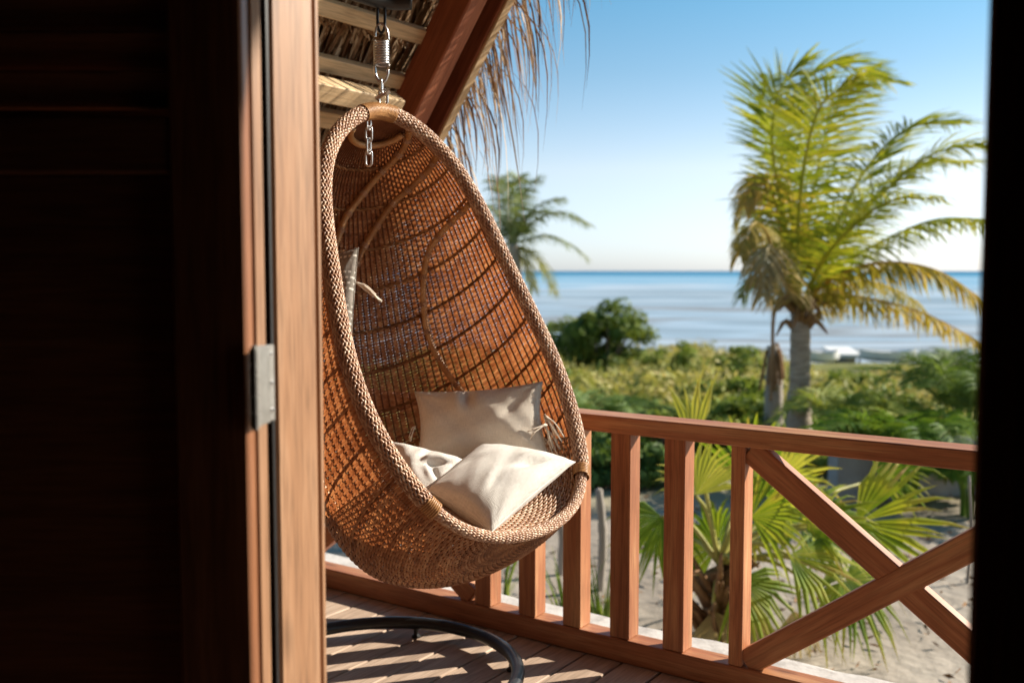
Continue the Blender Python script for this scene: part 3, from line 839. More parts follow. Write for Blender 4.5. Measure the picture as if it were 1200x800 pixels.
# weave: strands over and under the stakes
NST = 60
rows = int(SLEN / 0.0102)
SPS = 5
tau = np.linspace(-1, 1, NST * SPS + 1)
kk_ = np.arange(len(tau))
near = np.clip(1 - np.abs(((kk_ + SPS / 2.0) % SPS) - SPS / 2.0) / 1.4, 0, 1)      # 1 at a stake, 0 between stakes
mb = MB()
for r in range(2, rows):
    s = SLEN * r / rows
    ph = np.cos(kk_ * math.pi / SPS + (r % 2) * math.pi)
    P, Nn = surf(s, tau)
    T_ = np.gradient(P, axis=0); T_ /= np.maximum(np.linalg.norm(T_, axis=1), 1e-9)[:, None]
    up_ = np.cross(Nn, T_)
    P = P + Nn * (ph * 0.0017)[:, None] + up_ * nrs.normal(0, 0.0004, len(tau))[:, None]
    sp_ = np.linalg.norm(np.cross(shell(np.full(len(tau), s + SLEN / rows), tau)[0] - shell(np.full(len(tau), s), tau)[0], T_), axis=1)
    hw = np.maximum(sp_, 0.003) * (0.53 - 0.22 * near) * (0.94 + 0.12 * rnd.random()) + nrs.normal(0, 0.0002, len(tau))
    V = np.stack([P - up_ * hw[:, None], P - up_ * (hw * .5)[:, None] + Nn * 0.0015, P + up_ * (hw * .5)[:, None] + Nn * 0.0015, P + up_ * hw[:, None]], 1).reshape(-1, 3)
    F = [(4 * i + k, 4 * i + k + 1, 4 * i + k + 5, 4 * i + k + 4) for i in range(len(tau) - 1) for k in range(3)]
    mb.add(V, F, np.repeat(np.clip(0.5 + 0.5 * nrs.normal(0, .35) + nrs.normal(0, .1, len(tau)), 0, 1), 4))
mb.build('wicker_weave', M['rattan'], chair, smooth=True, kind='stuff')
mb = MB()
ss = np.linspace(0.03, SLEN - 0.02, 110)
for k in range(NST + 1):
    t = np.array([-1 + 2 * k / NST])
    P = surf(ss, np.full(len(ss), t[0]), -0.0035)[0]
    mb.tube(P, 0.0030, 5, cap=False, val=rnd.random())
mb.build('stakes', M['core'], chair, smooth=True, kind='stuff')
# waling bands across the inside
for k in range(1, 15):
    s = SLEN * (0.045 + 0.0625 * k)
    if s > SLEN * 0.93: continue
    tt = np.linspace(-0.985, 0.985, 150)
    mb = MB()
    for j in (0, 1):
        P, Nn = surf(s, tt, -0.0075)
        D_ = np.cross(Nn, np.gradient(P, axis=0)); D_ /= np.linalg.norm(D_, axis=1)[:, None]
        phs = np.arange(150) * 0.9 + j * math.pi
        mb.tube(P + D_ * (0.0032 * np.cos(phs))[:, None] + Nn * (0.0028 * np.sin(phs))[:, None], 0.0036, 5, val=rnd.random())
    mb.build('woven_band', M['band'], chair, smooth=True)
# thick canes from the top down the inside
CANES = [[(0.15, 0.93), (0.20, 0.62), (0.272, 0.29), (0.388, 0.033), (0.485, -0.067), (0.75, -0.22), (1.1, -0.30), (1.5, -0.32), (1.9, -0.3)],
         [(0.32, 0.97), (0.335, 0.78), (0.359, 0.54), (0.40, 0.34), (0.494, 0.165), (0.572, 0.075), (0.70, 0.005), (1.1, -0.02), (1.6, -0.02), (2.0, 0.0)],
         [(0.575, 0.96), (0.568, 0.82), (0.575, 0.667), (0.615, 0.535), (0.697, 0.463), (0.813, 0.425), (0.938, 0.42), (1.083, 0.465), (1.247, 0.535), (1.5, 0.60), (1.9, 0.6)],
         [(0.575, -0.96), (0.568, -0.82), (0.575, -0.667), (0.615, -0.55), (0.697, -0.50), (0.813, -0.48), (0.94, -0.5), (1.1, -0.57), (1.5, -0.62), (1.9, -0.6)]]
for cp in CANES:
    st_ = bez([np.array([a_, b_, 0.0]) for a_, b_ in cp], 120)
    P = surf(st_[:, 0], st_[:, 1], -0.019)[0]
    mb = MB(); mb.tube(P, 0.0115, 10, val=rnd.random())
    cn = mb.build('cane', M['cane'], chair, smooth=True)
    for i in range(8, 118, 10):                    # little ties round the cane
        mb = MB()
        T = nrm(P[i + 1] - P[i - 1])
        for e in (-0.006, 0, 0.006):
            sd = nrm(np.cross(T, [0.3, 0.2, 1])); s2 = np.cross(T, sd)
            an = np.linspace(0, 2 * math.pi, 13)
            mb.tube([P[i] + T * e + 0.0125 * (math.cos(x) * sd + math.sin(x) * s2) for x in an], 0.0024, 4, cap=False)
        mb.build('tie', M['rim'], cn, smooth=True)

# rim
def rim_curve(n):
    qs = (1 - np.cos(np.linspace(0, math.pi, n))) / 2
    left = [HUB + PD * q * LL + ND * nrim(q) - UV * arim(q) for q in qs]
    right = [HUB + PD * q * LL + ND * nrim(q) + UV * arim(q) for q in qs]
    return np.array(left + right[::-1][1:])


rc = rim_curve(400)
L_ = np.concatenate([[0], np.cumsum(np.linalg.norm(np.diff(rc, axis=0), axis=1))])
RLEN = L_[-1]
NR = 2600
ls = np.linspace(0, RLEN, NR)
rc = np.array([np.interp(ls, L_, rc[:, i]) for i in range(3)]).T
sm = rc.copy()
kk = np.ones(25) / 25
pad = np.vstack([rc[-13:-1], rc, rc[1:13]])
rc = np.array([np.convolve(pad[:, i], kk, 'valid') for i in range(3)]).T
rt = np.gradient(rc, axis=0); rt /= np.linalg.norm(rt, axis=1)[:, None]
rN = np.tile(ND, (NR, 1)); rN = rN - (rN * rt).sum(1)[:, None] * rt; rN /= np.linalg.norm(rN, axis=1)[:, None]
rB = np.cross(rt, rN)
# lip part between the two bindings is slimmer
mid = RLEN / 2
lipw = np.clip((np.abs(ls - mid) - 0.36) / 0.05, 0, 1); lipw = lipw * lipw * (3 - 2 * lipw)
rR = 0.0150 + 0.0080 * lipw
core = MB(); core.tube(rc[::5], rR[::5] * 0.86, 12, cap=False)
core.build('rim_core', M['core'], chair, smooth=True)
NB_ = 14; pitch_r = 0.36; om = 2 * math.pi / pitch_r
mb = MB()
step = 2
for sg in (1, -1):
    for i in range(NB_):
        an = sg * om * ls + 2 * math.pi * i / NB_
        rr = rR + 0.0021 * sg * np.cos(NB_ * om * ls)
        rad = np.cos(an)[:, None] * rN + np.sin(an)[:, None] * rB
        P = rc + rr[:, None] * rad
        mb.tube(P[::step], 0.0036, 5, cap=False, val=rnd.random(), flat=(rad[::step], 0.6))
mb.build('braided_rim', M['rim'], chair, smooth=True, kind='stuff')


def binding(l0, l1, R, name='binding', per=0.0062):
    mb = MB()
    turns = (l1 - l0) / per
    n = int(turns * 14)
    t = np.linspace(0, 1, n)
    l = l0 + (l1 - l0) * t
    lm = np.mod(l, RLEN)
    c = np.array([np.interp(lm, ls, rc[:, i]) for i in range(3)]).T
    a = 2 * math.pi * turns * t
    x = np.array([np.interp(lm, ls, rN[:, i]) for i in range(3)]).T; y = np.array([np.interp(lm, ls, rB[:, i]) for i in range(3)]).T
    rad = np.cos(a)[:, None] * x + np.sin(a)[:, None] * y
    mb.tube(c + R * rad, per * 0.55, 5, val=rnd.random(), flat=(rad, 0.35))
    return mb.build(name, M['cane'], chair, smooth=True)


binding(-0.05, 0.09, 0.0285)
binding(mid - 0.40, mid - 0.36, 0.0265)
binding(mid + 0.36, mid + 0.40, 0.0265)
# flat wrapped strip along the inside of the lip
mb = MB()
sel = np.where(np.abs(ls - mid) < 0.34)[0][::6]
mb.tube(rc[sel] - ND * 0.012 + rN[sel] * 0.0, 0.014, 8, val=0.7)
lipo = mb.build('lip_cane', M['cane'], chair, smooth=True)
rim_i = lambda l: np.array([np.interp(l, ls, rc[:, i]) for i in range(3)]).T
SC = HUB + PD * 1.13 - ND * 0.20


def dish(l, t):
    r0 = rim_i(l); t = np.asarray(t, float)
    return r0 + (SC - r0) * (t * 0.8)[:, None] - ND * (0.020 + 0.10 * np.sin(np.clip(t, 0, 1) * 2.2) * np.clip(t, 0, 1) ** .6)[:, None]


mb = MB()
nl_ = 47 * 4 + 1
ll = np.linspace(mid - 0.52, mid + 0.52, nl_)
for r in range(46):
    t = 0.01 + r / 46.0 * 0.9
    P = dish(ll, np.full(nl_, t))
    P = P + ND * (0.0022 * np.cos(np.arange(nl_) * math.pi / 4 + (r % 2) * math.pi))[:, None]
    mb.tube(P, 0.0034 * (1 - .45 * t), 5, cap=False, val=rnd.random(), flat=(np.tile(ND, (nl_, 1)), 0.5))
mb.build('seat_weave', M['rim'], chair, smooth=True, kind='stuff')
mb = MB()
for k in range(48):
    l = mid - 0.52 + 1.04 * k / 47.0
    tt2 = np.linspace(0, 0.93, 26)
    mb.tube(dish(np.full(26, l), tt2) - ND * 0.001, 0.0030, 5, cap=False, val=rnd.random())
mb.build('seat_stakes', M['band'], chair, smooth=True, kind='stuff')
# curl under the top
mb = MB()
q = np.linspace(-0.75, 0.75, 40)
P, Nn = surf(0.14, q, -0.02)
mb.tube(P, 0.011, 9, val=0.6); mb.build('cane', M['cane'], chair, smooth=True)

# ------------------------------------------------------------------ stand, spring and chain
RC = np.array([HUB[0] - 0.015, HUB[1] - 0.11, 0.0])
stand = thing('chair_stand', 'black tubular steel stand with a ring base under the egg chair', 'chair stand', RC)
RR = 0.47
mb = MB()
an = np.linspace(0, 2 * math.pi, 97)
mb.tube([RC + np.array([RR * math.cos(x), RR * math.sin(x), 0.056]) for x in an], 0.023, 14, cap=False)
mb.build('ring_base', M['black'], stand, smooth=True)
for x in np.radians([18, 80, 152, 225, 300]):
    p = RC + np.array([RR * math.cos(x), RR * math.sin(x), 0])
    mb = MB(); mb.tube([p + UZ * 0.001, p + UZ * 0.008, p + UZ * 0.014, p + UZ * 0.04], [0.017, 0.017, 0.009, 0.009], 12)
    mb.build('foot', M['black'], stand)
AZ = at(443, 10, 3.36)[2] + 0.010
pb = RC + np.array([-0.43, -0.19, 0.056])
tip = at(474, -4, 3.38)
mb = MB()
pts = bez([pb, pb + UZ * 0.6 + np.array([-.05, -.02, 0]), pb + UZ * 1.3 + np.array([-.08, -.04, 0]), pb + UZ * 1.9 + np.array([-.03, -.02, 0]), pb + np.array([0.10, 0.05, 2.16]), pb + np.array([0.28, 0.13, AZ - 0.035]), np.array([HUB[0], HUB[1], AZ + 0.022]), np.array([HUB[0] + 0.10, HUB[1] + 0.02, AZ + 0.022])], 80)
mb.tube(pts, 0.030, 16); mb.build('pole', M['black'], stand, smooth=True)
mb = MB()
hx = np.array([HUB[0], HUB[1], 0])
za = AZ - 0.008
mb.tube(bez([hx + np.array([-.012, 0, za + .01]), hx + np.array([-.012, 0, za - .045]), hx + np.array([-.008, 0, za - .070]), hx + np.array([0, 0, za - .078]), hx + np.array([.008, 0, za - .070]), hx + np.array([.012, 0, za - .045]), hx + np.array([.012, 0, za + .01])], 30), 0.0048, 8)
mb.build('eye_bolt', M['black'], stand, smooth=True)

spring = thing('hanging_spring', 'coiled steel spring with hooks above the egg chair', 'spring', hx + UZ * at(443, 62, 3.36)[2])
zc = lambda y: at(443, y, 3.36)[2]
# helper: photo rows to heights
s1, s0 = zc(47), zc(76)
mb = MB()
t = np.linspace(0, 9.5, 9 * 20)
mb.tube([hx + np.array([0.0235 * math.cos(2 * math.pi * x), 0.0235 * math.sin(2 * math.pi * x), s0 + (s1 - s0) * x / 9.5]) for x in t], 0.0036, 8)
mb.build('coil', M['steel'], spring, smooth=True)
for (za_, zb_, sg) in ((s1, zc(27), 1), (s0, zc(96), -1)):
    mb = MB()
    mb.tube(bez([hx + np.array([0.023 * sg, 0, za_]), hx + np.array([0.020 * sg, 0, za_ * .45 + zb_ * .55]), hx + np.array([0.010 * sg, 0, za_ * .12 + zb_ * .88]), hx + UZ * zb_, hx + np.array([-0.012 * sg, 0, za_ * .12 + zb_ * .88]), hx + np.array([-0.020 * sg, 0, za_ * .5 + zb_ * .5]), hx + np.array([-0.021 * sg, 0, za_ * .75 + zb_ * .25])], 34), 0.0050, 8)
    mb.build('hook', M['steel'], spring, smooth=True)


def link(c, up, side, Lk, Wk, r):
    """one oval chain link as an object-ready bmesh"""
    mb = MB(); pts = []
    for x in np.linspace(0, 2 * math.pi, 33):
        cx, sx = math.cos(x), math.sin(x)
        pts.append(c + side * (Wk / 2) * cx + up * ((Lk / 2 - Wk / 2) * (1 if sx >= 0 else -1) * (1 if abs(sx) > 1e-6 else 0) + (Wk / 2) * sx))
    mb.tube(pts, r, 8, cap=False)
    return mb


shk = thing('chain_shackle', 'small steel shackle joining the spring to the chair top', 'shackle', hx + UZ * zc(105))
link(hx + UZ * (zc(92) + zc(110)) / 2, UZ, np.array([0, 1.0, 0]), zc(92) - zc(110), 0.022, 0.0042).build('link', M['steel'], shk, smooth=True)
link(hx + UZ * (zc(105) + zc(122)) / 2 + np.array([.004, 0, 0]), UZ, np.array([1.0, 0, 0]), zc(104) - zc(123), 0.028, 0.0046).build('shackle_bow', M['steel'], shk, smooth=True)
mb = MB(); mb.tube([hx + np.array([-.02, -.006, zc(116)]), hx + np.array([.024, -.006, zc(107)])], 0.0065, 10)
mb.tube([hx + np.array([.016, -.006, zc(109)]), hx + np.array([.026, -.006, zc(106)])], 0.0095, 6); mb.build('pin', M['steel'], shk)
chain = thing('chain_tail', 'loose end of steel chain hanging inside the top of the egg chair', 'chain', at(432, 140, 3.33))
for k in range(4):
    c = at(432, 143 + k * 14.2, 3.33)
    link(c, UZ, nrm([0.4, 1, 0]) if k % 2 == 0 else nrm([1, -0.4, 0]), 0.052, 0.023, 0.0040).build('link', M['steel'], chain, smooth=True)

# ------------------------------------------------------------------ pillows
def pillow(name, label, corners, T, mat, seed=0, pinch=0.10, wr=0.012, creases=()):
    c00, c10, c11, c01 = [np.asarray(c, float) for c in corners]
    ctr = (c00 + c10 + c11 + c01) / 4
    N = nrm(np.cross(c10 - c00, c01 - c00))
    n = 44
    rs = np.random.RandomState(seed)
    ph = rs.uniform(0, 6.28, 12)
    V = []; uv = []
    g = np.linspace(-1, 1, n)
    for side in (1, -1):
        for t_ in g:
            for s_ in g:
                s2 = s_ * (1 - pinch * (1 - t_ * t_)); t2 = t_ * (1 - pinch * (1 - s_ * s_))
                a = (s2 + 1) / 2; b = (t2 + 1) / 2
                p = c00 * (1 - a) * (1 - b) + c10 * a * (1 - b) + c11 * a * b + c01 * (1 - a) * b
                e = max(0.0, (1 - s_ * s_) * (1 - t_ * t_))
                puff = T * e ** 0.42
                w = wr * e ** 0.3 * (math.sin(5 * s_ + 3 * t_ + ph[0]) * 0.5 + math.sin(9 * t_ - 4 * s_ + ph[1]) * 0.3 + math.sin(13 * s_ + 7 * t_ + ph[2]) * 0.2)
                # pull lines running out of the corners
                for cs, ct in ((-1, -1), (1, -1), (1, 1), (-1, 1)):
                    d = math.hypot(s_ - cs, t_ - ct); an_ = math.atan2(t_ - ct, s_ - cs)
                    w += wr * 0.8 * math.exp(-d * 2.2) * min(1, d * 4) * math.sin(an_ * 9 + ph[3])
                for (cs, ct, ca, cl, cd) in creases:
                    x = (s_ - cs) * math.cos(ca) + (t_ - ct) * math.sin(ca); y = -(s_ - cs) * math.sin(ca) + (t_ - ct) * math.cos(ca)
                    w -= cd * math.exp(-(x / cl) ** 2) * math.exp(-(y / 0.085) ** 2)
                    w += 0.5 * cd * math.exp(-(x / cl) ** 2) * math.exp(-((y - 0.17) / 0.1) ** 2)
                V.append(p + N * side * (puff + w * (1 if e > 1e-6 else 0)))
                uv.append(((s_ + 1) / 2, (t_ + 1) / 2))
    F = []
    for sd in (0, 1):
        o = sd * n * n
        for j in range(n - 1):
            for i in range(n - 1):
                q = (o + j * n + i, o + j * n + i + 1, o + (j + 1) * n + i + 1, o + (j + 1) * n + i)
                F.append(q if sd == 0 else q[::-1])
    mb = MB(); mb.add(V, F)
    ob = mb.build(name, mat, smooth=True, origin=ctr)
    me = ob.data
    ul = me.uv_layers.new(name='UVMap')
    vi = np.zeros(len(me.loops), int); me.loops.foreach_get('vertex_index', vi)
    ul.data.foreach_set('uv', np.array(uv)[vi].ravel())
    import bmesh
    bm = bmesh.new(); bm.from_mesh(me); bmesh.ops.remove_doubles(bm, verts=bm.verts, dist=0.0008); bm.to_mesh(me); bm.free()
    me.polygons.foreach_set('use_smooth', [True] * len(me.polygons))
    tag(ob, label, 'pillow')
    # seam cord
    sm_ = MB()
    ring = [V[i] for i in range(n)] + [V[j * n + n - 1] for j in range(n)] + [V[(n - 1) * n + i] for i in range(n - 1, -1, -1)] + [V[j * n] for j in range(n - 1, -1, -1)]
    rr = [ring[0]]
    for q in ring[1:]:
        if np.linalg.norm(q - rr[-1]) > 1e-4: rr.append(q)
    sm_.tube(rr, 0.0018, 5, cap=False)
    sm_.build('seam', mat, ob, smooth=True)
    return ob


pillow('seat_pillow', 'large cream linen pillow lying on the seat in full sun',
       [at(501, 574, 2.93), at(575, 624, 2.79), at(674, 541, 3.11), at(560, 524, 3.28)], 0.078, M['linen'], 3, 0.06, 0.004,
       creases=((0.55, 0.35, 1.1, 0.3, 0.022), (-0.55, -0.1, 0.9, 0.25, 0.006), (0.3, -0.45, 1.9, 0.25, 0.006)))
pillow('seat_pillow', 'grey beige pillow half hidden by the left rim of the egg chair',
       [at(424, 596, 2.95), at(520, 604, 2.92), at(542, 538, 3.08), at(452, 517, 3.22)], 0.065, M['linen'], 5, 0.08, 0.006,
       creases=((0.55, 0.35, 0.6, 0.3, 0.022), (0.6, 0.0, 2.2, 0.25, 0.012), (0.2, 0.5, 1.4, 0.3, 0.008)))
lum = pillow('lumbar_pillow', 'beige oblong pillow propped against the back of the egg chair',
             [at(484, 552, 3.30), at(648, 540, 3.26), at(636, 447, 3.38), at(486, 459, 3.44)], 0.055, M['linen_back'], 9, 0.11, 0.006,
             creases=((-0.15, 0.75, 1.57, 0.28, 0.02), (0.55, 0.3, 1.0, 0.3, 0.006)))
prt = pillow('printed_pillow', 'grey pillow with small white print, peeking out behind the left rim of the egg chair',
             [at(352, 425, 3.30), at(411, 425, 3.25), at(420, 290, 3.38), at(356, 300, 3.45)], 0.045, M['linen_print'], 12, 0.06, 0.004)


def tassel(parent, p0, d, L, n, spread, r=0.0016):
    mb = MB()
    for i in range(n):
        q = nrm(np.asarray(d) + nrs.normal(0, spread, 3))
        e = p0 + q * L * rnd.uniform(0.75, 1.05)
        m_ = (p0 + e) / 2 + UZ * rnd.uniform(-.004, .012)
        mb.tube(bez([p0 + nrs.normal(0, .002, 3), m_, e - UZ * 0.006], 8), r, 4, val=rnd.random())
    return mb.build('tassel', M['tassel'], parent, smooth=True)


for px_, py_, dx_ in ((645, 500, .4), (644, 486, .5), (645, 514, .3)):
    tassel(lum, at(px_ - 6, py_, 3.30), np.array([dx_, -.35, -.75]), 0.10, 7, 0.16, 0.0022)
tassel(lum, at(640, 497, 3.27), np.array([-.8, -.4, -.25]), 0.08, 5, 0.15, 0.0022)
tassel(lum, at(487, 500, 3.35), np.array([-.5, -.3, -.8]), 0.05, 4, 0.15, 0.002)
tassel(prt, at(417, 331, 3.35), nrm(at(447, 350, 3.35) - at(417, 331, 3.35)), 0.10, 6, 0.03, 0.0024)

# ------------------------------------------------------------------ palms
def leaflet(mb, p, d, L, wd, droop, val, n=3, along=None):
    """narrow folded leaflet leaving p along d, bending down"""
    d = nrm(d); P = [p]; q = p.copy(); dd = d.copy()
    for k in range(n):
        q = q + dd * (L / n); P.append(q.copy())
        dd = nrm(dd - UZ * droop)
    s = nrm(np.cross(d, [0.1, 0.05, 1]))
    if along is not None:
        s = nrm(along - d * (along @ d) + 0.35 * s + nrs.normal(0, .22, 3))
    V = []
    ws = [0.45, 1.0, 0.7, 0.08]
    for k, q in enumerate(P):
        V += [q - s * wd * ws[min(k, 3)], q + s * wd * ws[min(k, 3)]]
    mb.add(V, [(2 * k, 2 * k + 1, 2 * k + 3, 2 * k + 2) for k in range(n)], val)


def frond(parent, ctrl, nl, Lmax, wd, mat, droop=0.25, stalk=0.03, sway=(0, 0, 0), bare=0.12, base_val=0.5, smat=None, ragged=0.0):
    P = bez(ctrl, 40)
    mb = MB()
    T = np.gradient(P, axis=0); T /= np.linalg.norm(T, axis=1)[:, None]
    mb.tube(P, np.linspace(stalk, stalk * 0.15, 40), 6, val=0.8)
    n_st = mb.n
    for i in range(nl):
        t = bare + (1 - bare) * (i + rnd.uniform(-.3, .3)) / nl
        t = min(max(t, 0), 0.995)
        f = t * 39; k = int(f); k2 = min(k + 1, 39)
        p = P[k] * (1 - (f - k)) + P[k2] * (f - k)
        tv = T[k]
        side = np.cross(tv, UZ)
        if np.linalg.norm(side) < 0.2: side = np.cross(tv, nrm([0.3, 1, 0]))
        side = nrm(side); up = nrm(np.cross(side, tv))
        Ll = Lmax * (0.35 + 0.65 * math.sin(math.pi * min(1, 0.18 + 0.78 * t)) ** 0.8) * rnd.uniform(0.82, 1.08)
        fw = 0.28 + 0.55 * t
        for sg in (-1, 1):
            if rnd.random() < ragged: continue
            d = side * sg * 1.0 + tv * fw + up * rnd.uniform(0.05, 0.45) + np.asarray(sway) + nrs.normal(0, .07, 3)
            leaflet(mb, p, d, Ll * rnd.uniform(.85, 1.05), wd, droop * rnd.uniform(.6, 1.4), min(1, max(0, base_val + rnd.gauss(0, .17) + (0.25 * (t - .5)))), along=tv)
    return mb.build('frond', mat, parent, smooth=False)


def trunk_part(parent, pts, r0, r1, mat, n=60, name='trunk', rings=0.0, flare=0.0):
    P = bez(pts, n)
    R = np.linspace(r0, r1, n)
    if rings:
        R = R * (1 + rings * (np.arange(n) % 3 == 0))
    if flare:
        R = R * (1 + flare * np.exp(-np.arange(n) / 6.0))
    mb = MB(); mb.tube(P, R, 14)
    return mb.build(name, mat, parent, smooth=True)


PY = 12.0
base = at(940, 400, PY + 0.3); base[2] = ground_z(base[0], base[1])
palm = thing('coconut_palm', 'coconut palm with arching yellow green fronds in front of the sea', 'palm tree', base)
crown = at(938, 372, PY)
trunk_part(palm, [base - UZ * 0.1, base + UZ * 0.9 + np.array([-.03, 0, 0]), at(937, 470, PY + .1), crown + UZ * 0.05], 0.155, 0.115, M['trunk'], 70, rings=0.07, flare=0.5)
mb = MB()
for i in range(26):                                # fibre and old leaf bases at the crown
    a = rnd.uniform(0, 6.28); d = np.array([math.cos(a), math.sin(a), 0])
    p = crown + d * 0.09 + UZ * rnd.uniform(-.12, .2)
    mb.tube(bez([p, p + d * 0.10 + UZ * 0.06, p + d * rnd.uniform(.14, .24) + UZ * rnd.uniform(-.14, .12)], 6), [0.05, 0.045, 0.035, 0.03, 0.02, 0.008], 6, val=rnd.random())
mb.build('husk', M['husk'], palm, smooth=True)
cr = crown + UZ * 0.12


def pf(pts, nl, L, mat, **k):
    ctrl = [cr + nrs.normal(0, .04, 3)] + [at(x, y, PY + dy) for (x, y, dy) in pts]
    return frond(palm, ctrl, int(nl * 1.2), L, 0.015, mat, **k)


G_, D_, X_ = M['coco'], M['coco_dry'], M['coco_dead']
SW = (0.5, 0.1, -0.1)
pf([(915, 250, .1), (925, 130, .3), (968, 76, .4), (1042, 98, .5)], 78, 0.85, G_, sway=SW, base_val=.62, droop=.18)
pf([(918, 260, -.4), (905, 170, -.7), (912, 110, -.9), (940, 72, -1.0)], 74, 0.80, G_, sway=SW, base_val=.6, droop=.15)
pf([(945, 270, .5), (965, 170, .9), (990, 110, 1.2), (1020, 80, 1.3)], 70, 0.80, G_, sway=SW, base_val=.5, droop=.18)
pf([(935, 270, -.6), (945, 180, -1.1), (965, 120, -1.5), (1005, 95, -1.8)], 72, 0.8, G_, sway=(.35, 0, -.15), base_val=.68, droop=.2)
pf([(925, 290, .8), (912, 220, 1.2), (900, 150, 1.4), (902, 88, 1.5)], 64, 0.6, G_, sway=(.3, 0, 0), base_val=.5)
pf([(970, 290, .2), (1010, 205, .5), (1062, 152, .7), (1122, 146, .8)], 72, 0.85, G_, sway=(.15, 0, 0), base_val=.52, droop=.2)
pf([(968, 300, -.3), (1030, 230, -.7), (1100, 178, -1.0), (1172, 172, -1.2)], 80, 0.85, G_, sway=(.1, 0, -.1), base_val=.6, droop=.25)
pf([(962, 310, -.8), (1000, 265, -1.5), (1045, 235, -2.0), (1100, 232, -2.4)], 66, 0.6, G_, sway=(.1, 0, -.1), base_val=.68, droop=.3)
pf([(975, 318, .3), (1040, 280, .5), (1105, 256, .6), (1185, 262, .7)], 74, 0.62, G_, sway=(0, 0, -.5), base_val=.62, droop=.4)
pf([(970, 330, -.3), (1030, 308, -.6), (1100, 318, -.8), (1165, 362, -.9)], 78, 0.60, D_, sway=(0, 0, -.7), base_val=.45, droop=.5)
pf([(965, 345, .1), (1030, 352, .2), (1090, 370, .3), (1170, 412, .3)], 70, 0.50, D_, sway=(0, 0, -.9), base_val=.6, droop=.6, ragged=.12)
pf([(960, 350, 1.0), (1010, 330, 1.8), (1060, 345, 2.3), (1110, 390, 2.6)], 56, 0.55, D_, sway=(0, 0, -.7), base_val=.4, droop=.5)
pf([(920, 290, -.2), (905, 225, -.4), (890, 205, -.5), (872, 240, -.6)], 58, 0.62, D_, sway=(.1, 0, -.6), base_val=.75, droop=.5)
pf([(915, 300, .6), (898, 240, 1.0), (880, 225, 1.2), (862, 262, 1.3)], 56, 0.6, D_, sway=(0, 0, -.6), base_val=.35, droop=.5)
pf([(918, 320, -.6), (895, 268, -1.2), (880, 265, -1.5), (866, 300, -1.7)], 54, 0.5, D_, sway=(.1, 0, -.8), base_val=.6, droop=.6)
pf([(920, 335, -.9), (905, 290, -1.6), (897, 300, -2.0), (893, 345, -2.2)], 54, 0.5, X_, sway=(.1, 0, -.8), base_val=.5, droop=.6)
pf([(915, 345, .2), (895, 325, .4), (880, 330, .5), (868, 350, .6)], 44, 0.45, G_, sway=(0, 0, -.4), base_val=.3, droop=.4)
pf([(965, 300, .6), (1015, 240, 1.0), (1070, 195, 1.3), (1140, 190, 1.5)], 72, 0.8, G_, sway=(.05, 0, -.15), base_val=.6, droop=.25)
mb = MB()                                          # hanging dead stalk left of the trunk
P = bez([crown, at(918, 352, PY - .2), at(907, 368, PY - .2), at(905, 420, PY - .2), at(903, 470, PY - .2)], 30)
mb.tube(P, np.linspace(0.03, 0.016, 30), 7); mb.build('dead_stalk', M['husk'], palm, smooth=True)

# slender leaning neighbour trunk
b2 = at(906, 500, PY + 1.0); b2[2] = ground_z(b2[0], b2[1])
st = thing('dead_palm_trunk', 'slender grey dead palm trunk left of the coconut palm', 'tree trunk', b2)
trunk_part(st, [b2 - UZ * 0.1, b2 + UZ * 1.2, at(907, 450, PY + .9), at(905, 405, PY + .9)], 0.13, 0.07, M['pale_post'], 40, rings=.05)
mb = MB()
for i in range(12):
    a = rnd.uniform(0, 6.28); p = at(905, 407 + rnd.uniform(0, 25), PY + .9)
    mb.tube(bez([p, p + np.array([.1 * math.cos(a), .1 * math.sin(a), .05]), p + np.array([.16 * math.cos(a), .16 * math.sin(a), -.3])], 7), 0.018, 5, val=rnd.random())
mb.build('torn_leaf_base', M['husk'], st, smooth=True)

# far palm behind the chair
FY = 30.0
fb = at(604, 340, FY); fb[2] = ground_z(fb[0], fb[1])
fp = thing('coconut_palm', 'distant palm half hidden behind the egg chair', 'palm tree', fb)
fc = at(601, 286, FY)
trunk_part(fp, [fb - UZ * 0.1, at(606, 340, FY), fc], 0.2, 0.14, M['trunk'], 40, flare=.4)
for (pts, bv) in (
        ([(598, 250), (600, 220), (612, 205)], .5), ([(606, 250), (618, 222), (632, 207)], .5), ([(594, 255), (588, 225), (584, 208)], .5),
        ([(612, 258), (636, 238), (660, 232)], .5), ([(615, 268), (645, 250), (668, 252), (688, 262)], .5), ([(612, 282), (640, 276), (665, 285), (686, 300)], .5),
        ([(610, 290), (628, 300), (640, 320), (648, 342)], .95), ([(606, 292), (616, 312), (624, 338)], .95), ([(590, 262), (572, 242), (560, 240)], .5),
        ([(588, 275), (570, 265), (556, 280)], .5), ([(592, 285), (580, 290), (574, 312)], .8), ([(604, 245), (606, 215), (600, 203)], .45), ([(609, 262), (628, 248), (650, 250)], .45)):
    dy = rnd.uniform(-1.5, 1.5)
    ctrl = [fc] + [at(x, y, FY + dy * (k + 1) / len(pts)) for k, (x, y) in enumerate(pts)]
    frond(fp, ctrl, 46, 0.9, 0.019, M['coco_far'], droop=.35, stalk=.05, sway=(0, 0, -.25), base_val=bv)


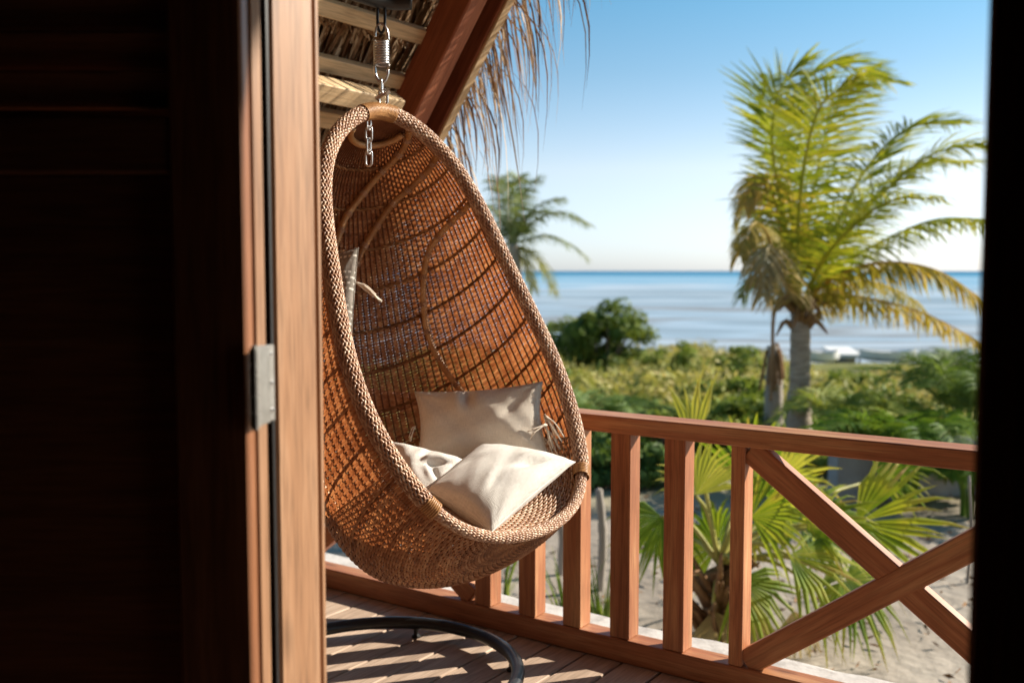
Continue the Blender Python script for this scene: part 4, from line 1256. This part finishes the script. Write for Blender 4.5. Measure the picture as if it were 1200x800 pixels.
def fan_leaf(parent, base, center, axis, face, R, nseg=30, span=235, split=0.55, droop=0.25, val=0.5, mat=None, stalk=0.014):
    """pleated palmate leaf: stalk from base to centre, blade spreading round axis"""
    mid_ = (base + center) / 2 + UZ * 0.10
    mb = MB(); mb.tube(bez([base, mid_, center], 14), np.linspace(stalk * 1.3, stalk * 0.7, 14), 6); stob = mb.build('stalk', M['petiole'], parent, smooth=True)
    ax = nrm(axis); fz = nrm(np.asarray(face) - ax * (np.asarray(face) @ ax)); sd = np.cross(fz, ax)
    mb = MB()
    da = math.radians(span) / nseg
    for i in range(nseg):
        ph = (i - (nseg - 1) / 2) * da
        rl = R * (0.72 + 0.28 * math.cos(ph * 0.75)) * rnd.uniform(.80, 1.06)
        if rnd.random() < 0.06: continue
        dr = math.cos(ph) * ax + math.sin(ph) * sd
        rs_ = [0.02, 0.3, split, 0.8, 1.0]
        V = []
        vv = min(1, max(0, val + rnd.gauss(0, .12)))
        dp = droop * rnd.uniform(.4, 2.2)
        tw = rnd.gauss(0, .16)
        for k, rr in enumerate(rs_):
            r_ = rr * rl
            hw = math.tan(da / 2) * r_ if rr <= split + 1e-6 else math.tan(da / 2) * split * rl * (1 - (rr - split) / (1 - split)) ** 0.8
            tang = -math.sin(ph) * ax + math.cos(ph) * sd
            cpt = center + dr * r_ + fz * (0.05 * R * math.sin(rr * 2.2)) - UZ * (dp * rl * max(0, rr - 0.45) ** 2 * 2.2) + tang * tw * r_ * max(0, rr - split)
            rise = 0.35 * min(hw, math.tan(da / 2) * rl * .5)
            V += [cpt - tang * hw - fz * rise * .6, cpt + fz * rise, cpt + tang * hw - fz * rise * .6]
        F = []
        for k in range(4):
            F += [(3 * k, 3 * k + 1, 3 * k + 4, 3 * k + 3), (3 * k + 1, 3 * k + 2, 3 * k + 5, 3 * k + 4)]
        mb.add(V, F, [min(1, max(0, vv + (0.0, 0.0, 0.05, 0.22, 0.55)[k // 3])) for k in range(15)])
    mb.build('leaf', mat or M['fan'], parent)


# near fan palm below the railing
NY = 6.3
nb_ = at(846, 730, NY); nb_[2] = ground_z(nb_[0], nb_[1])
fanp = thing('fan_palm', 'large yellow green fan palm just beyond the railing', 'palm tree', nb_)
ncr = at(842, 668, NY)
trunk_part(fanp, [nb_ - UZ * 0.1, nb_ + UZ * 0.4, ncr], 0.10, 0.08, M['husk'], 40, rings=.2)
mb = MB()
for i in range(70):
    a = rnd.uniform(0, 6.28); d = np.array([math.cos(a), math.sin(a), 0]); p = ncr + d * 0.06 - UZ * rnd.uniform(0, 1.0)
    mb.tube(bez([p, p + d * .12 + UZ * .14, p + d * .2 + UZ * rnd.uniform(.05, .3)], 6), [0.03, .026, .022, .018, .014, .008], 5, val=rnd.random())
mb.build('leaf_bases', M['husk'], fanp, smooth=True)
TOC = np.array([0, -1.0, 0.25])
leaves = [  # centre px, depth, axis tip px, size, droop, value, material
    ((810, 525), 5.3, (813, 440), 0.50, .01, .7, 'fan_pale', 46),
    ((815, 580), 5.15, (835, 510), 0.42, .25, .7, 'fan_pale', 150),
    ((880, 605), 5.2, (950, 570), 0.50, .30, .6, 'fan', 170),
    ((925, 650), 5.0, (1000, 680), 0.48, .40, .55, 'fan', 150),
    ((1003, 612), 5.5, (1085, 585), 0.62, .10, .6, 'fan', 150),
    ((775, 605), 5.5, (735, 680), 0.42, .25, .25, 'fan', 200),
    ((865, 680), 5.1, (920, 740), 0.42, .45, .5, 'fan', 150),
    ((880, 560), 5.9, (900, 500), 0.50, .15, .35, 'fan', 230),
    ((840, 640), 5.9, (800, 600), 0.45, .25, .4, 'fan', 230),
    ((940, 600), 5.9, (985, 640), 0.50, .25, .3, 'fan', 230),
    ((990, 680), 5.2, (1040, 730), 0.40, .35, .45, 'fan', 220),
    ((905, 570), 5.5, (955, 535), 0.46, .22, .65, 'fan_pale', 150),
    ((945, 620), 5.25, (1010, 600), 0.46, .32, .55, 'fan', 140),
    ((960, 690), 5.35, (1010, 700), 0.40, .45, .4, 'fan', 160),
    ((880, 640), 5.6, (925, 620), 0.46, .30, .7, 'fan_pale', 150),
    ((1030, 560), 6.4, (1090, 535), 0.45, .25, .4, 'fan', 170),
    ((790, 640), 5.9, (760, 590), 0.40, .30, .45, 'fan', 170),
]
for (c_, Y_, t_, R_, dr_, v_, m_, sp_) in leaves:
    Y_ = Y_ * 1.165; R_ = R_ * 1.12; cc = at(c_[0], c_[1], Y_); tt_ = at(t_[0], t_[1], Y_ - 0.1)
    fan_leaf(fanp, ncr + UZ * .05, cc, tt_ - cc, (np.array([0.1, -0.75, 1.0]) if c_[0] > 860 else TOC) + nrs.normal(0, .3, 3), R_, nseg=max(7, int(sp_ / 7.6)), span=sp_, droop=dr_, val=v_, mat=M[m_])
# dry hanging fans
for (x, y) in ((890, 720), (930, 715), (835, 715)):
    cc = at(x, y, 6.1)
    fan_leaf(fanp, ncr - UZ * .1, cc, np.array([rnd.uniform(-.2, .3), 0, -1.0]), TOC, 0.36, nseg=16, span=110, droop=.1, val=.6, mat=M['coco_dead'])

# feathery clumping palms on the right, tagged one by one
def areca(px, Ycen, h_px, label, n=16, spread=1.0, L=1.5, leaf=0.36, mat='areca'):
    b = at(px, 600, Ycen); b[2] = ground_z(b[0], b[1])
    t = thing('clumping_palm', label, 'palm tree', b)
    top = at(px, h_px, Ycen)[2]
    for i in range(n):
        a = 2 * math.pi * (i + rnd.random() * .5) / n; d = np.array([math.cos(a), math.sin(a), 0])
        q = rnd.uniform(.35, 1.0) * spread
        hh = top - b[2]
        p0 = b + d * .1
        frond(t, [p0, b + d * .25 * q + UZ * hh * .55, b + d * .7 * q + UZ * hh * rnd.uniform(.8, .98), b + d * 1.25 * q + UZ * hh * rnd.uniform(.66, .9)], 44, leaf, 0.0095, M[mat], droop=.25, stalk=.018, bare=.35, base_val=.55)
    return t


areca(1060, 10.2, 478, 'bright green clumping palm behind the right end of the railing', 16, 1.0)
areca(1130, 11.5, 415, 'tall dark clumping palm at the right door edge', 18, 1.2, leaf=.42, mat='shrub_dark')
areca(1000, 11.0, 462, 'green clumping palm right of the coconut palm trunk', 14, .9, mat='shrub_mid')
areca(1140, 9.8, 535, 'low clumping palm behind the crossed railing brace, by the right door edge', 12, .8, leaf=.3)
areca(705, 13.0, 462, 'dark clumping palm seen just right of the egg chair', 14, 1.1, leaf=.4, mat='shrub_dark')

# ------------------------------------------------------------------ shrubs, trees, scrub
def leaf_cloud(mb, c, rad, n, size, clumps, rs, shell=0.55, flat=0.0):
    c = np.asarray(c, float); rad = np.asarray(rad, float)
    cl = []
    while len(cl) < clumps:
        v = rs.uniform(-1, 1, 3)
        r = np.linalg.norm(v)
        if shell < r < 1 and v[2] > -0.75: cl.append(v * rs.uniform(.75, 1.05))
    cl = np.array(cl)
    k = rs.randint(0, clumps, n)
    cs = rs.uniform(.16, .34, clumps)
    dv = rs.normal(0, 1, (n, 3)); dv /= np.linalg.norm(dv, axis=1)[:, None]
    pos = c + (cl[k] + dv * (cs[k] * rs.uniform(.3, 1, n) ** .5)[:, None]) * rad
    nn_ = dv * 0.7 + rs.normal(0, .6, (n, 3)) + np.array([0, 0, .5])
    nn_ /= np.linalg.norm(nn_, axis=1)[:, None]
    t = np.cross(nn_, rs.normal(0, 1, (n, 3))); t /= np.maximum(np.linalg.norm(t, axis=1), 1e-6)[:, None]
    b = np.cross(nn_, t)
    sz = size * rs.uniform(.6, 1.3, n)
    V = np.empty((n, 4, 3))
    V[:, 0] = pos - t * sz[:, None]; V[:, 1] = pos + b * (sz * .42)[:, None]; V[:, 2] = pos + t * sz[:, None]; V[:, 3] = pos - b * (sz * .42)[:, None]
    cv = rs.uniform(.2, .8, clumps)
    val = np.clip(np.repeat(cv[k] + rs.normal(0, .15, n), 4), 0, 1)
    F = (np.arange(n)[:, None] * 4 + np.arange(4)).tolist()
    mb.add(V.reshape(-1, 3), [tuple(f) for f in F], val)


def shrub(name, label, px, py_top, Y, width, mat, n=2600, size=0.09, seed=0, cat='shrub', group=None, clumps=38, xr=1.0):
    rs = np.random.RandomState(seed)
    top = at(px, py_top, Y); bz = ground_z(top[0], Y)
    b = np.array([top[0], Y, bz])
    t = thing(name, label, cat, b, group)
    h = top[2] - bz
    mb = MB()
    leaf_cloud(mb, b + UZ * h * .55, (width / 2, width / 2 * xr, h * .5), n, size, clumps, rs)
    mb.build('crown', mat, t)
    mb = MB()
    for i in range(5):
        a = rs.uniform(0, 6.28); d = np.array([math.cos(a), math.sin(a), 0]) * width * .25
        mb.tube(bez([b - UZ * .05, b + d * .4 + UZ * h * .3, b + d + UZ * h * .7], 8), np.linspace(.05, .015, 8) * (1 + width * .2), 6)
    mb.build('trunk', M['bark'], t, smooth=True)
    return t


shrub('round_tree', 'dark round leafy tree standing above the scrub before the sea', 712, 359, 38, 3.7, M['tree_leaf'], 9000, .11, 1, 'tree', clumps=70)
SH = [
    (660, 372, 40, 3.0, 'shrub_mid', 'pale green bush left of the dark round tree'),
    (690, 482, 16, 2.6, 'shrub_dark', 'dark green bush above the railing, next to the egg chair'),
    (760, 484, 14.5, 2.4, 'shrub_mid', 'green bush left of the upright pale fan leaf'),
    (850, 448, 17, 2.4, 'shrub_mid', 'bushy green shrub right of the upright pale fan leaf'),
    (880, 466, 13.8, 1.9, 'shrub_mid', 'green shrub left of the slender dead trunk'),
    (965, 482, 15, 2.6, 'shrub_dark', 'dark shrub right behind the coconut palm trunk'),
    (1030, 462, 17, 2.8, 'shrub_mid', 'mid green bush behind the clumping palms'),
    (1095, 446, 20, 3.0, 'shrub_dark', 'dark bush beneath the lowest palm frond on the right'),
    (790, 405, 34, 2.4, 'shrub_mid', 'small rounded bush in the scrub, right of the dark round tree'),
    (640, 425, 26, 2.2, 'shrub_mid', 'green bush in the scrub touching the egg chair rim'),
    (868, 412, 30, 2.0, 'shrub_mid', 'bushy clump in the scrub just left of the coconut palm trunk'),
    (1010, 436, 25, 2.2, 'shrub_mid', 'green clump in front of the boats'),
    (730, 520, 12, 1.8, 'shrub_dark', 'low dark bush seen between the first balusters'),
    (660, 500, 12.5, 1.8, 'shrub_dark', 'dark bush at the edge of the egg chair rim'),
    (920, 500, 13.2, 2.0, 'shrub_dark', 'low dark shrub at the foot of the coconut palm'),
    (1010, 512, 12.3, 1.8, 'shrub_mid', 'low green shrub above the grey garden wall'),
    (1120, 520, 11.0, 1.5, 'shrub_mid', 'leafy green shrub under the right end of the top rail'),
]
for i, (x, y, Y_, w_, m_, lab) in enumerate(SH):
    shrub('shrub', lab, x, y, Y_, w_, M[m_], 3000, .085, 30 + i, group=None)
# low scrub running down to the beach: one mass
mb = MB(); rs = np.random.RandomState(5)
for i in range(1500):
    Y_ = 15 + 31 * rs.uniform(0, 1) ** .8
    r_ = rs.uniform(-.10, .56)
    X_w = r_ * Y_ * 1.04
    z = ground_z(X_w, Y_)
    px_ = 600 + FPX * r_
    line = 398 + 6 * math.sin(px_ * .021) + 30 * min(1, max(0, (px_ - 870) / 60)) + rs.uniform(0, 14)
    zmax = at(600, line, Y_)[2]
    hh = min(rs.uniform(.35, 1.35), (zmax - z) / 1.05)
    if hh < .12: continue
    ww = rs.uniform(.5, 1.5)
    leaf_cloud(mb, (X_w, Y_, z + hh * .42), (ww, ww, hh * .62), 70, .10, 8, rs, shell=.15)
    mb.c[-1] = np.clip(mb.c[-1] * .45 + (rs.uniform(-.15, .1) if rs.rand() < .10 else rs.uniform(.2, .75)), 0, 1)
tag(mb.build('scrub', M['scrub']), 'yellow green scrub covering the ground down to the beach', 'scrub', kind='stuff')

# grass tufts beyond the ledge
for (px, py, Y_, lab) in ((668, 690, 6.2, 'tuft of long green grass blades between the egg chair and the first balusters'), (706, 700, 6.2, 'small tuft of grass between two balusters beside the pale post'), (582, 660, 6.6, 'tuft of grass seen under the egg chair')):
    top = at(px, py - 45, Y_); b = np.array([top[0], Y_, GZ]); b[2] = at(px, py + 20, Y_)[2] - 0.25
    gz_ = ground_z(b[0], Y_)
    t = thing('grass_tuft', lab, 'grass', np.array([b[0], b[1], gz_]))
    mb = MB()
    for i in range(34):
        a = rnd.uniform(0, 6.28); d = np.array([math.cos(a), math.sin(a), 0]); q = rnd.uniform(.05, .28)
        p0 = np.array([b[0], b[1], gz_]) + d * .05; hh = (top[2] - gz_) * rnd.uniform(.75, 1.02)
        P = bez([p0, p0 + d * q * .3 + UZ * hh * .55, p0 + d * q + UZ * hh], 8); s_ = nrm(np.cross(d, UZ))
        V = []
        for k, r_ in enumerate(P): V += [r_ - s_ * .014 * (1 - k / 7.4), r_ + s_ * .014 * (1 - k / 7.4)]
        mb.add(V, [(2 * k, 2 * k + 1, 2 * k + 3, 2 * k + 2) for k in range(7)], rnd.random())
    mb.build('blades', M['grass'], t)

mb = MB(); rs = np.random.RandomState(21)
for i in range(900):
    Y_ = rs.uniform(5.2, 11.5); X_w = rs.uniform(-.08, .62) * Y_
    z = ground_z(X_w, Y_) + .02; a = rs.uniform(0, 6.28); L_l = rs.uniform(.02, .07) * (2.4 if rs.rand() < .06 else 1); w_l = rs.uniform(.005, .012)
    d = np.array([math.cos(a), math.sin(a), 0]); e = np.array([-d[1], d[0], 0]); c_l = np.array([X_w, Y_, z])
    mb.add([c_l - d * L_l, c_l + e * w_l + UZ * rs.uniform(0, .03), c_l + d * L_l + UZ * rs.uniform(-.01, .04), c_l - e * w_l], [(0, 1, 2, 3)], rs.rand())
tag(mb.build('leaf_litter', M['husk']), 'dry leaf litter scattered on the sand', 'litter', kind='stuff')
# pale weathered posts in the sand
for (px, y0, y1, Y_, lab) in ((702, 575, 745, 7.4, 'pale weathered wooden post between the first balusters'), (655, 600, 740, 7.8, 'pale weathered post just right of the egg chair'), (1136, 560, 720, 7.6, 'thin pale stake beside the right door edge')):
    p1 = at(px, y0, Y_); b = p1.copy(); b[2] = ground_z(b[0], b[1])
    r_ = .030 if px < 1000 else .012
    t = thing('wooden_post', lab, 'post', b)
    mb = MB(); mb.tube(bez([b - UZ * .2, (b + p1) / 2 + np.array([.03, 0, 0]), p1], 14), np.linspace(r_ * 1.15, r_, 14) * (1 + .08 * nrs.normal(0, 1, 14)), 10)
    mb.build('shaft', M['pale_post'], t, smooth=True)
    mb = MB(); mb.tube([p1, p1 + UZ * .012, p1 + UZ * .02], [r_ * 1.02, r_ * .9, r_ * .4], 10); mb.build('cap', M['pale_post'], t)

# grey garden wall
gw0 = at(975, 590, 10.4); gw1 = at(1180, 590, 11.0)
gz = ground_z(gw0[0], gw0[1])
topz = at(990, 528, 10.4)[2]
gw = thing('garden_wall', 'low grey concrete garden wall behind the fan palm', 'wall', (gw0[0], gw0[1], gz))
g_a = np.array([gw0[0], gw0[1], 0]); g_b = np.array([gw1[0], gw1[1], 0])
mb = MB(); gd = nrm(g_b - g_a); gc = (g_a + g_b) / 2; gn = np.cross(gd, UZ)
mb.box(gc + UZ * (gz + topz) / 2, gd * np.linalg.norm(g_b - g_a) / 2, gn * .09, UZ * (topz - gz) / 2 * 1.02); mb.build('wall_body', M['concrete'], gw)
mb = MB(); mb.box(gc + UZ * (topz + .035), gd * (np.linalg.norm(g_b - g_a) / 2 + .03), gn * .13, UZ * .03); mb.build('coping', M['concrete'], gw)

# things on the shore
hb = at(975, 432, 47.5); hb[2] = ground_z(hb[0], hb[1])
hut = thing('beach_shelter', 'small white roofed shelter at the shore beside the palm trunk', 'shelter', hb)
rz_ = at(984, 413, 47.5)[2]
mb = MB(); x0, x1 = hb[0] - .15, hb[0] + 1.15
mb.add([(x0, 46.7, rz_), (x1, 46.7, rz_ - .03), (x1, 48.6, rz_ + .2), (x0, 48.6, rz_ + .22), (x0, 46.7, rz_ - .16), (x1, 46.7, rz_ - .19), (x1, 48.6, rz_ + .05), (x0, 48.6, rz_ + .05)],
             [(0, 1, 2, 3), (7, 6, 5, 4), (0, 4, 5, 1), (1, 5, 6, 2), (2, 6, 7, 3), (3, 7, 4, 0)])
mb.build('roof', M['white'], hut)
for x in (x0 + .08, x1 - .08):
    for y in (46.85, 48.4):
        mb = MB(); mb.tube([(x, y, hb[2] - .2), (x, y, rz_ - .02)], .05, 8); mb.build('post', M['boat_dark'], hut)
mb = MB(); mb.box((hb[0] + .5, 47.7, (rz_ + hb[2]) / 2 - .16), (.5, 0, 0), (0, .6, 0), (0, 0, (rz_ - hb[2]) / 2 + .02)); mb.build('wall', M['concrete'], hut)


def boat(px, py, Y_, L, lab, ang=0.1, mat='white'):
    p = at(px, py, Y_); p[2] = max(ground_z(p[0], p[1]), -3.15) + 0.02
    p[2] = max(p[2], at(px, py + 4, Y_)[2] - .3)
    t = thing('beached_boat', lab, 'boat', p)
    mb = MB(); n = 14; rings_ = []
    for i in range(n):
        u = -1 + 2 * i / (n - 1)
        wv_ = .42 * (1 - abs(u) ** 2.6) + .02; sh = .12 * u * u
        rings_.append([(u * L / 2, -wv_, .5 + sh), (u * L / 2, -wv_ * .75, .16 + sh), (u * L / 2, 0, 0.02 + sh * 1.2), (u * L / 2, wv_ * .75, .16 + sh), (u * L / 2, wv_, .5 + sh), (u * L / 2, wv_ * .85, .47 + sh), (u * L / 2, 0, .2 + sh), (u * L / 2, -wv_ * .85, .47 + sh)])
    ca, sa_ = math.cos(ang), math.sin(ang)
    V = [(p[0] + x * ca - y * sa_, p[1] + x * sa_ + y * ca, p[2] + z) for r in rings_ for (x, y, z) in r]
    F = [(i * 8 + k, i * 8 + (k + 1) % 8, (i + 1) * 8 + (k + 1) % 8, (i + 1) * 8 + k) for i in range(n - 1) for k in range(8)]
    mb.add(V, F); mb.build('hull', M[mat], t)
    for u in (-.35, .3):
        mb = MB(); mb.box((p[0] + u * L / 2 * ca, p[1] + u * L / 2 * sa_, p[2] + .46), (.09 * ca, .09 * sa_, 0), (-sa_ * .36, ca * .36, 0), (0, 0, .02)); mb.build('thwart', M['boat_dark'], t)
    return t


boat(963, 428, 44.5, 1.6, 'small white boat on the shore just right of the palm trunk')
boat(1040, 430, 46.0, 2.6, 'pale boat pulled up on the shore, middle of the three boats', -.05)
boat(1105, 428, 47.0, 2.4, 'white boat on the shore farthest to the right', .1)

for o in bpy.data.objects:
    if '_o' in o: del o['_o']
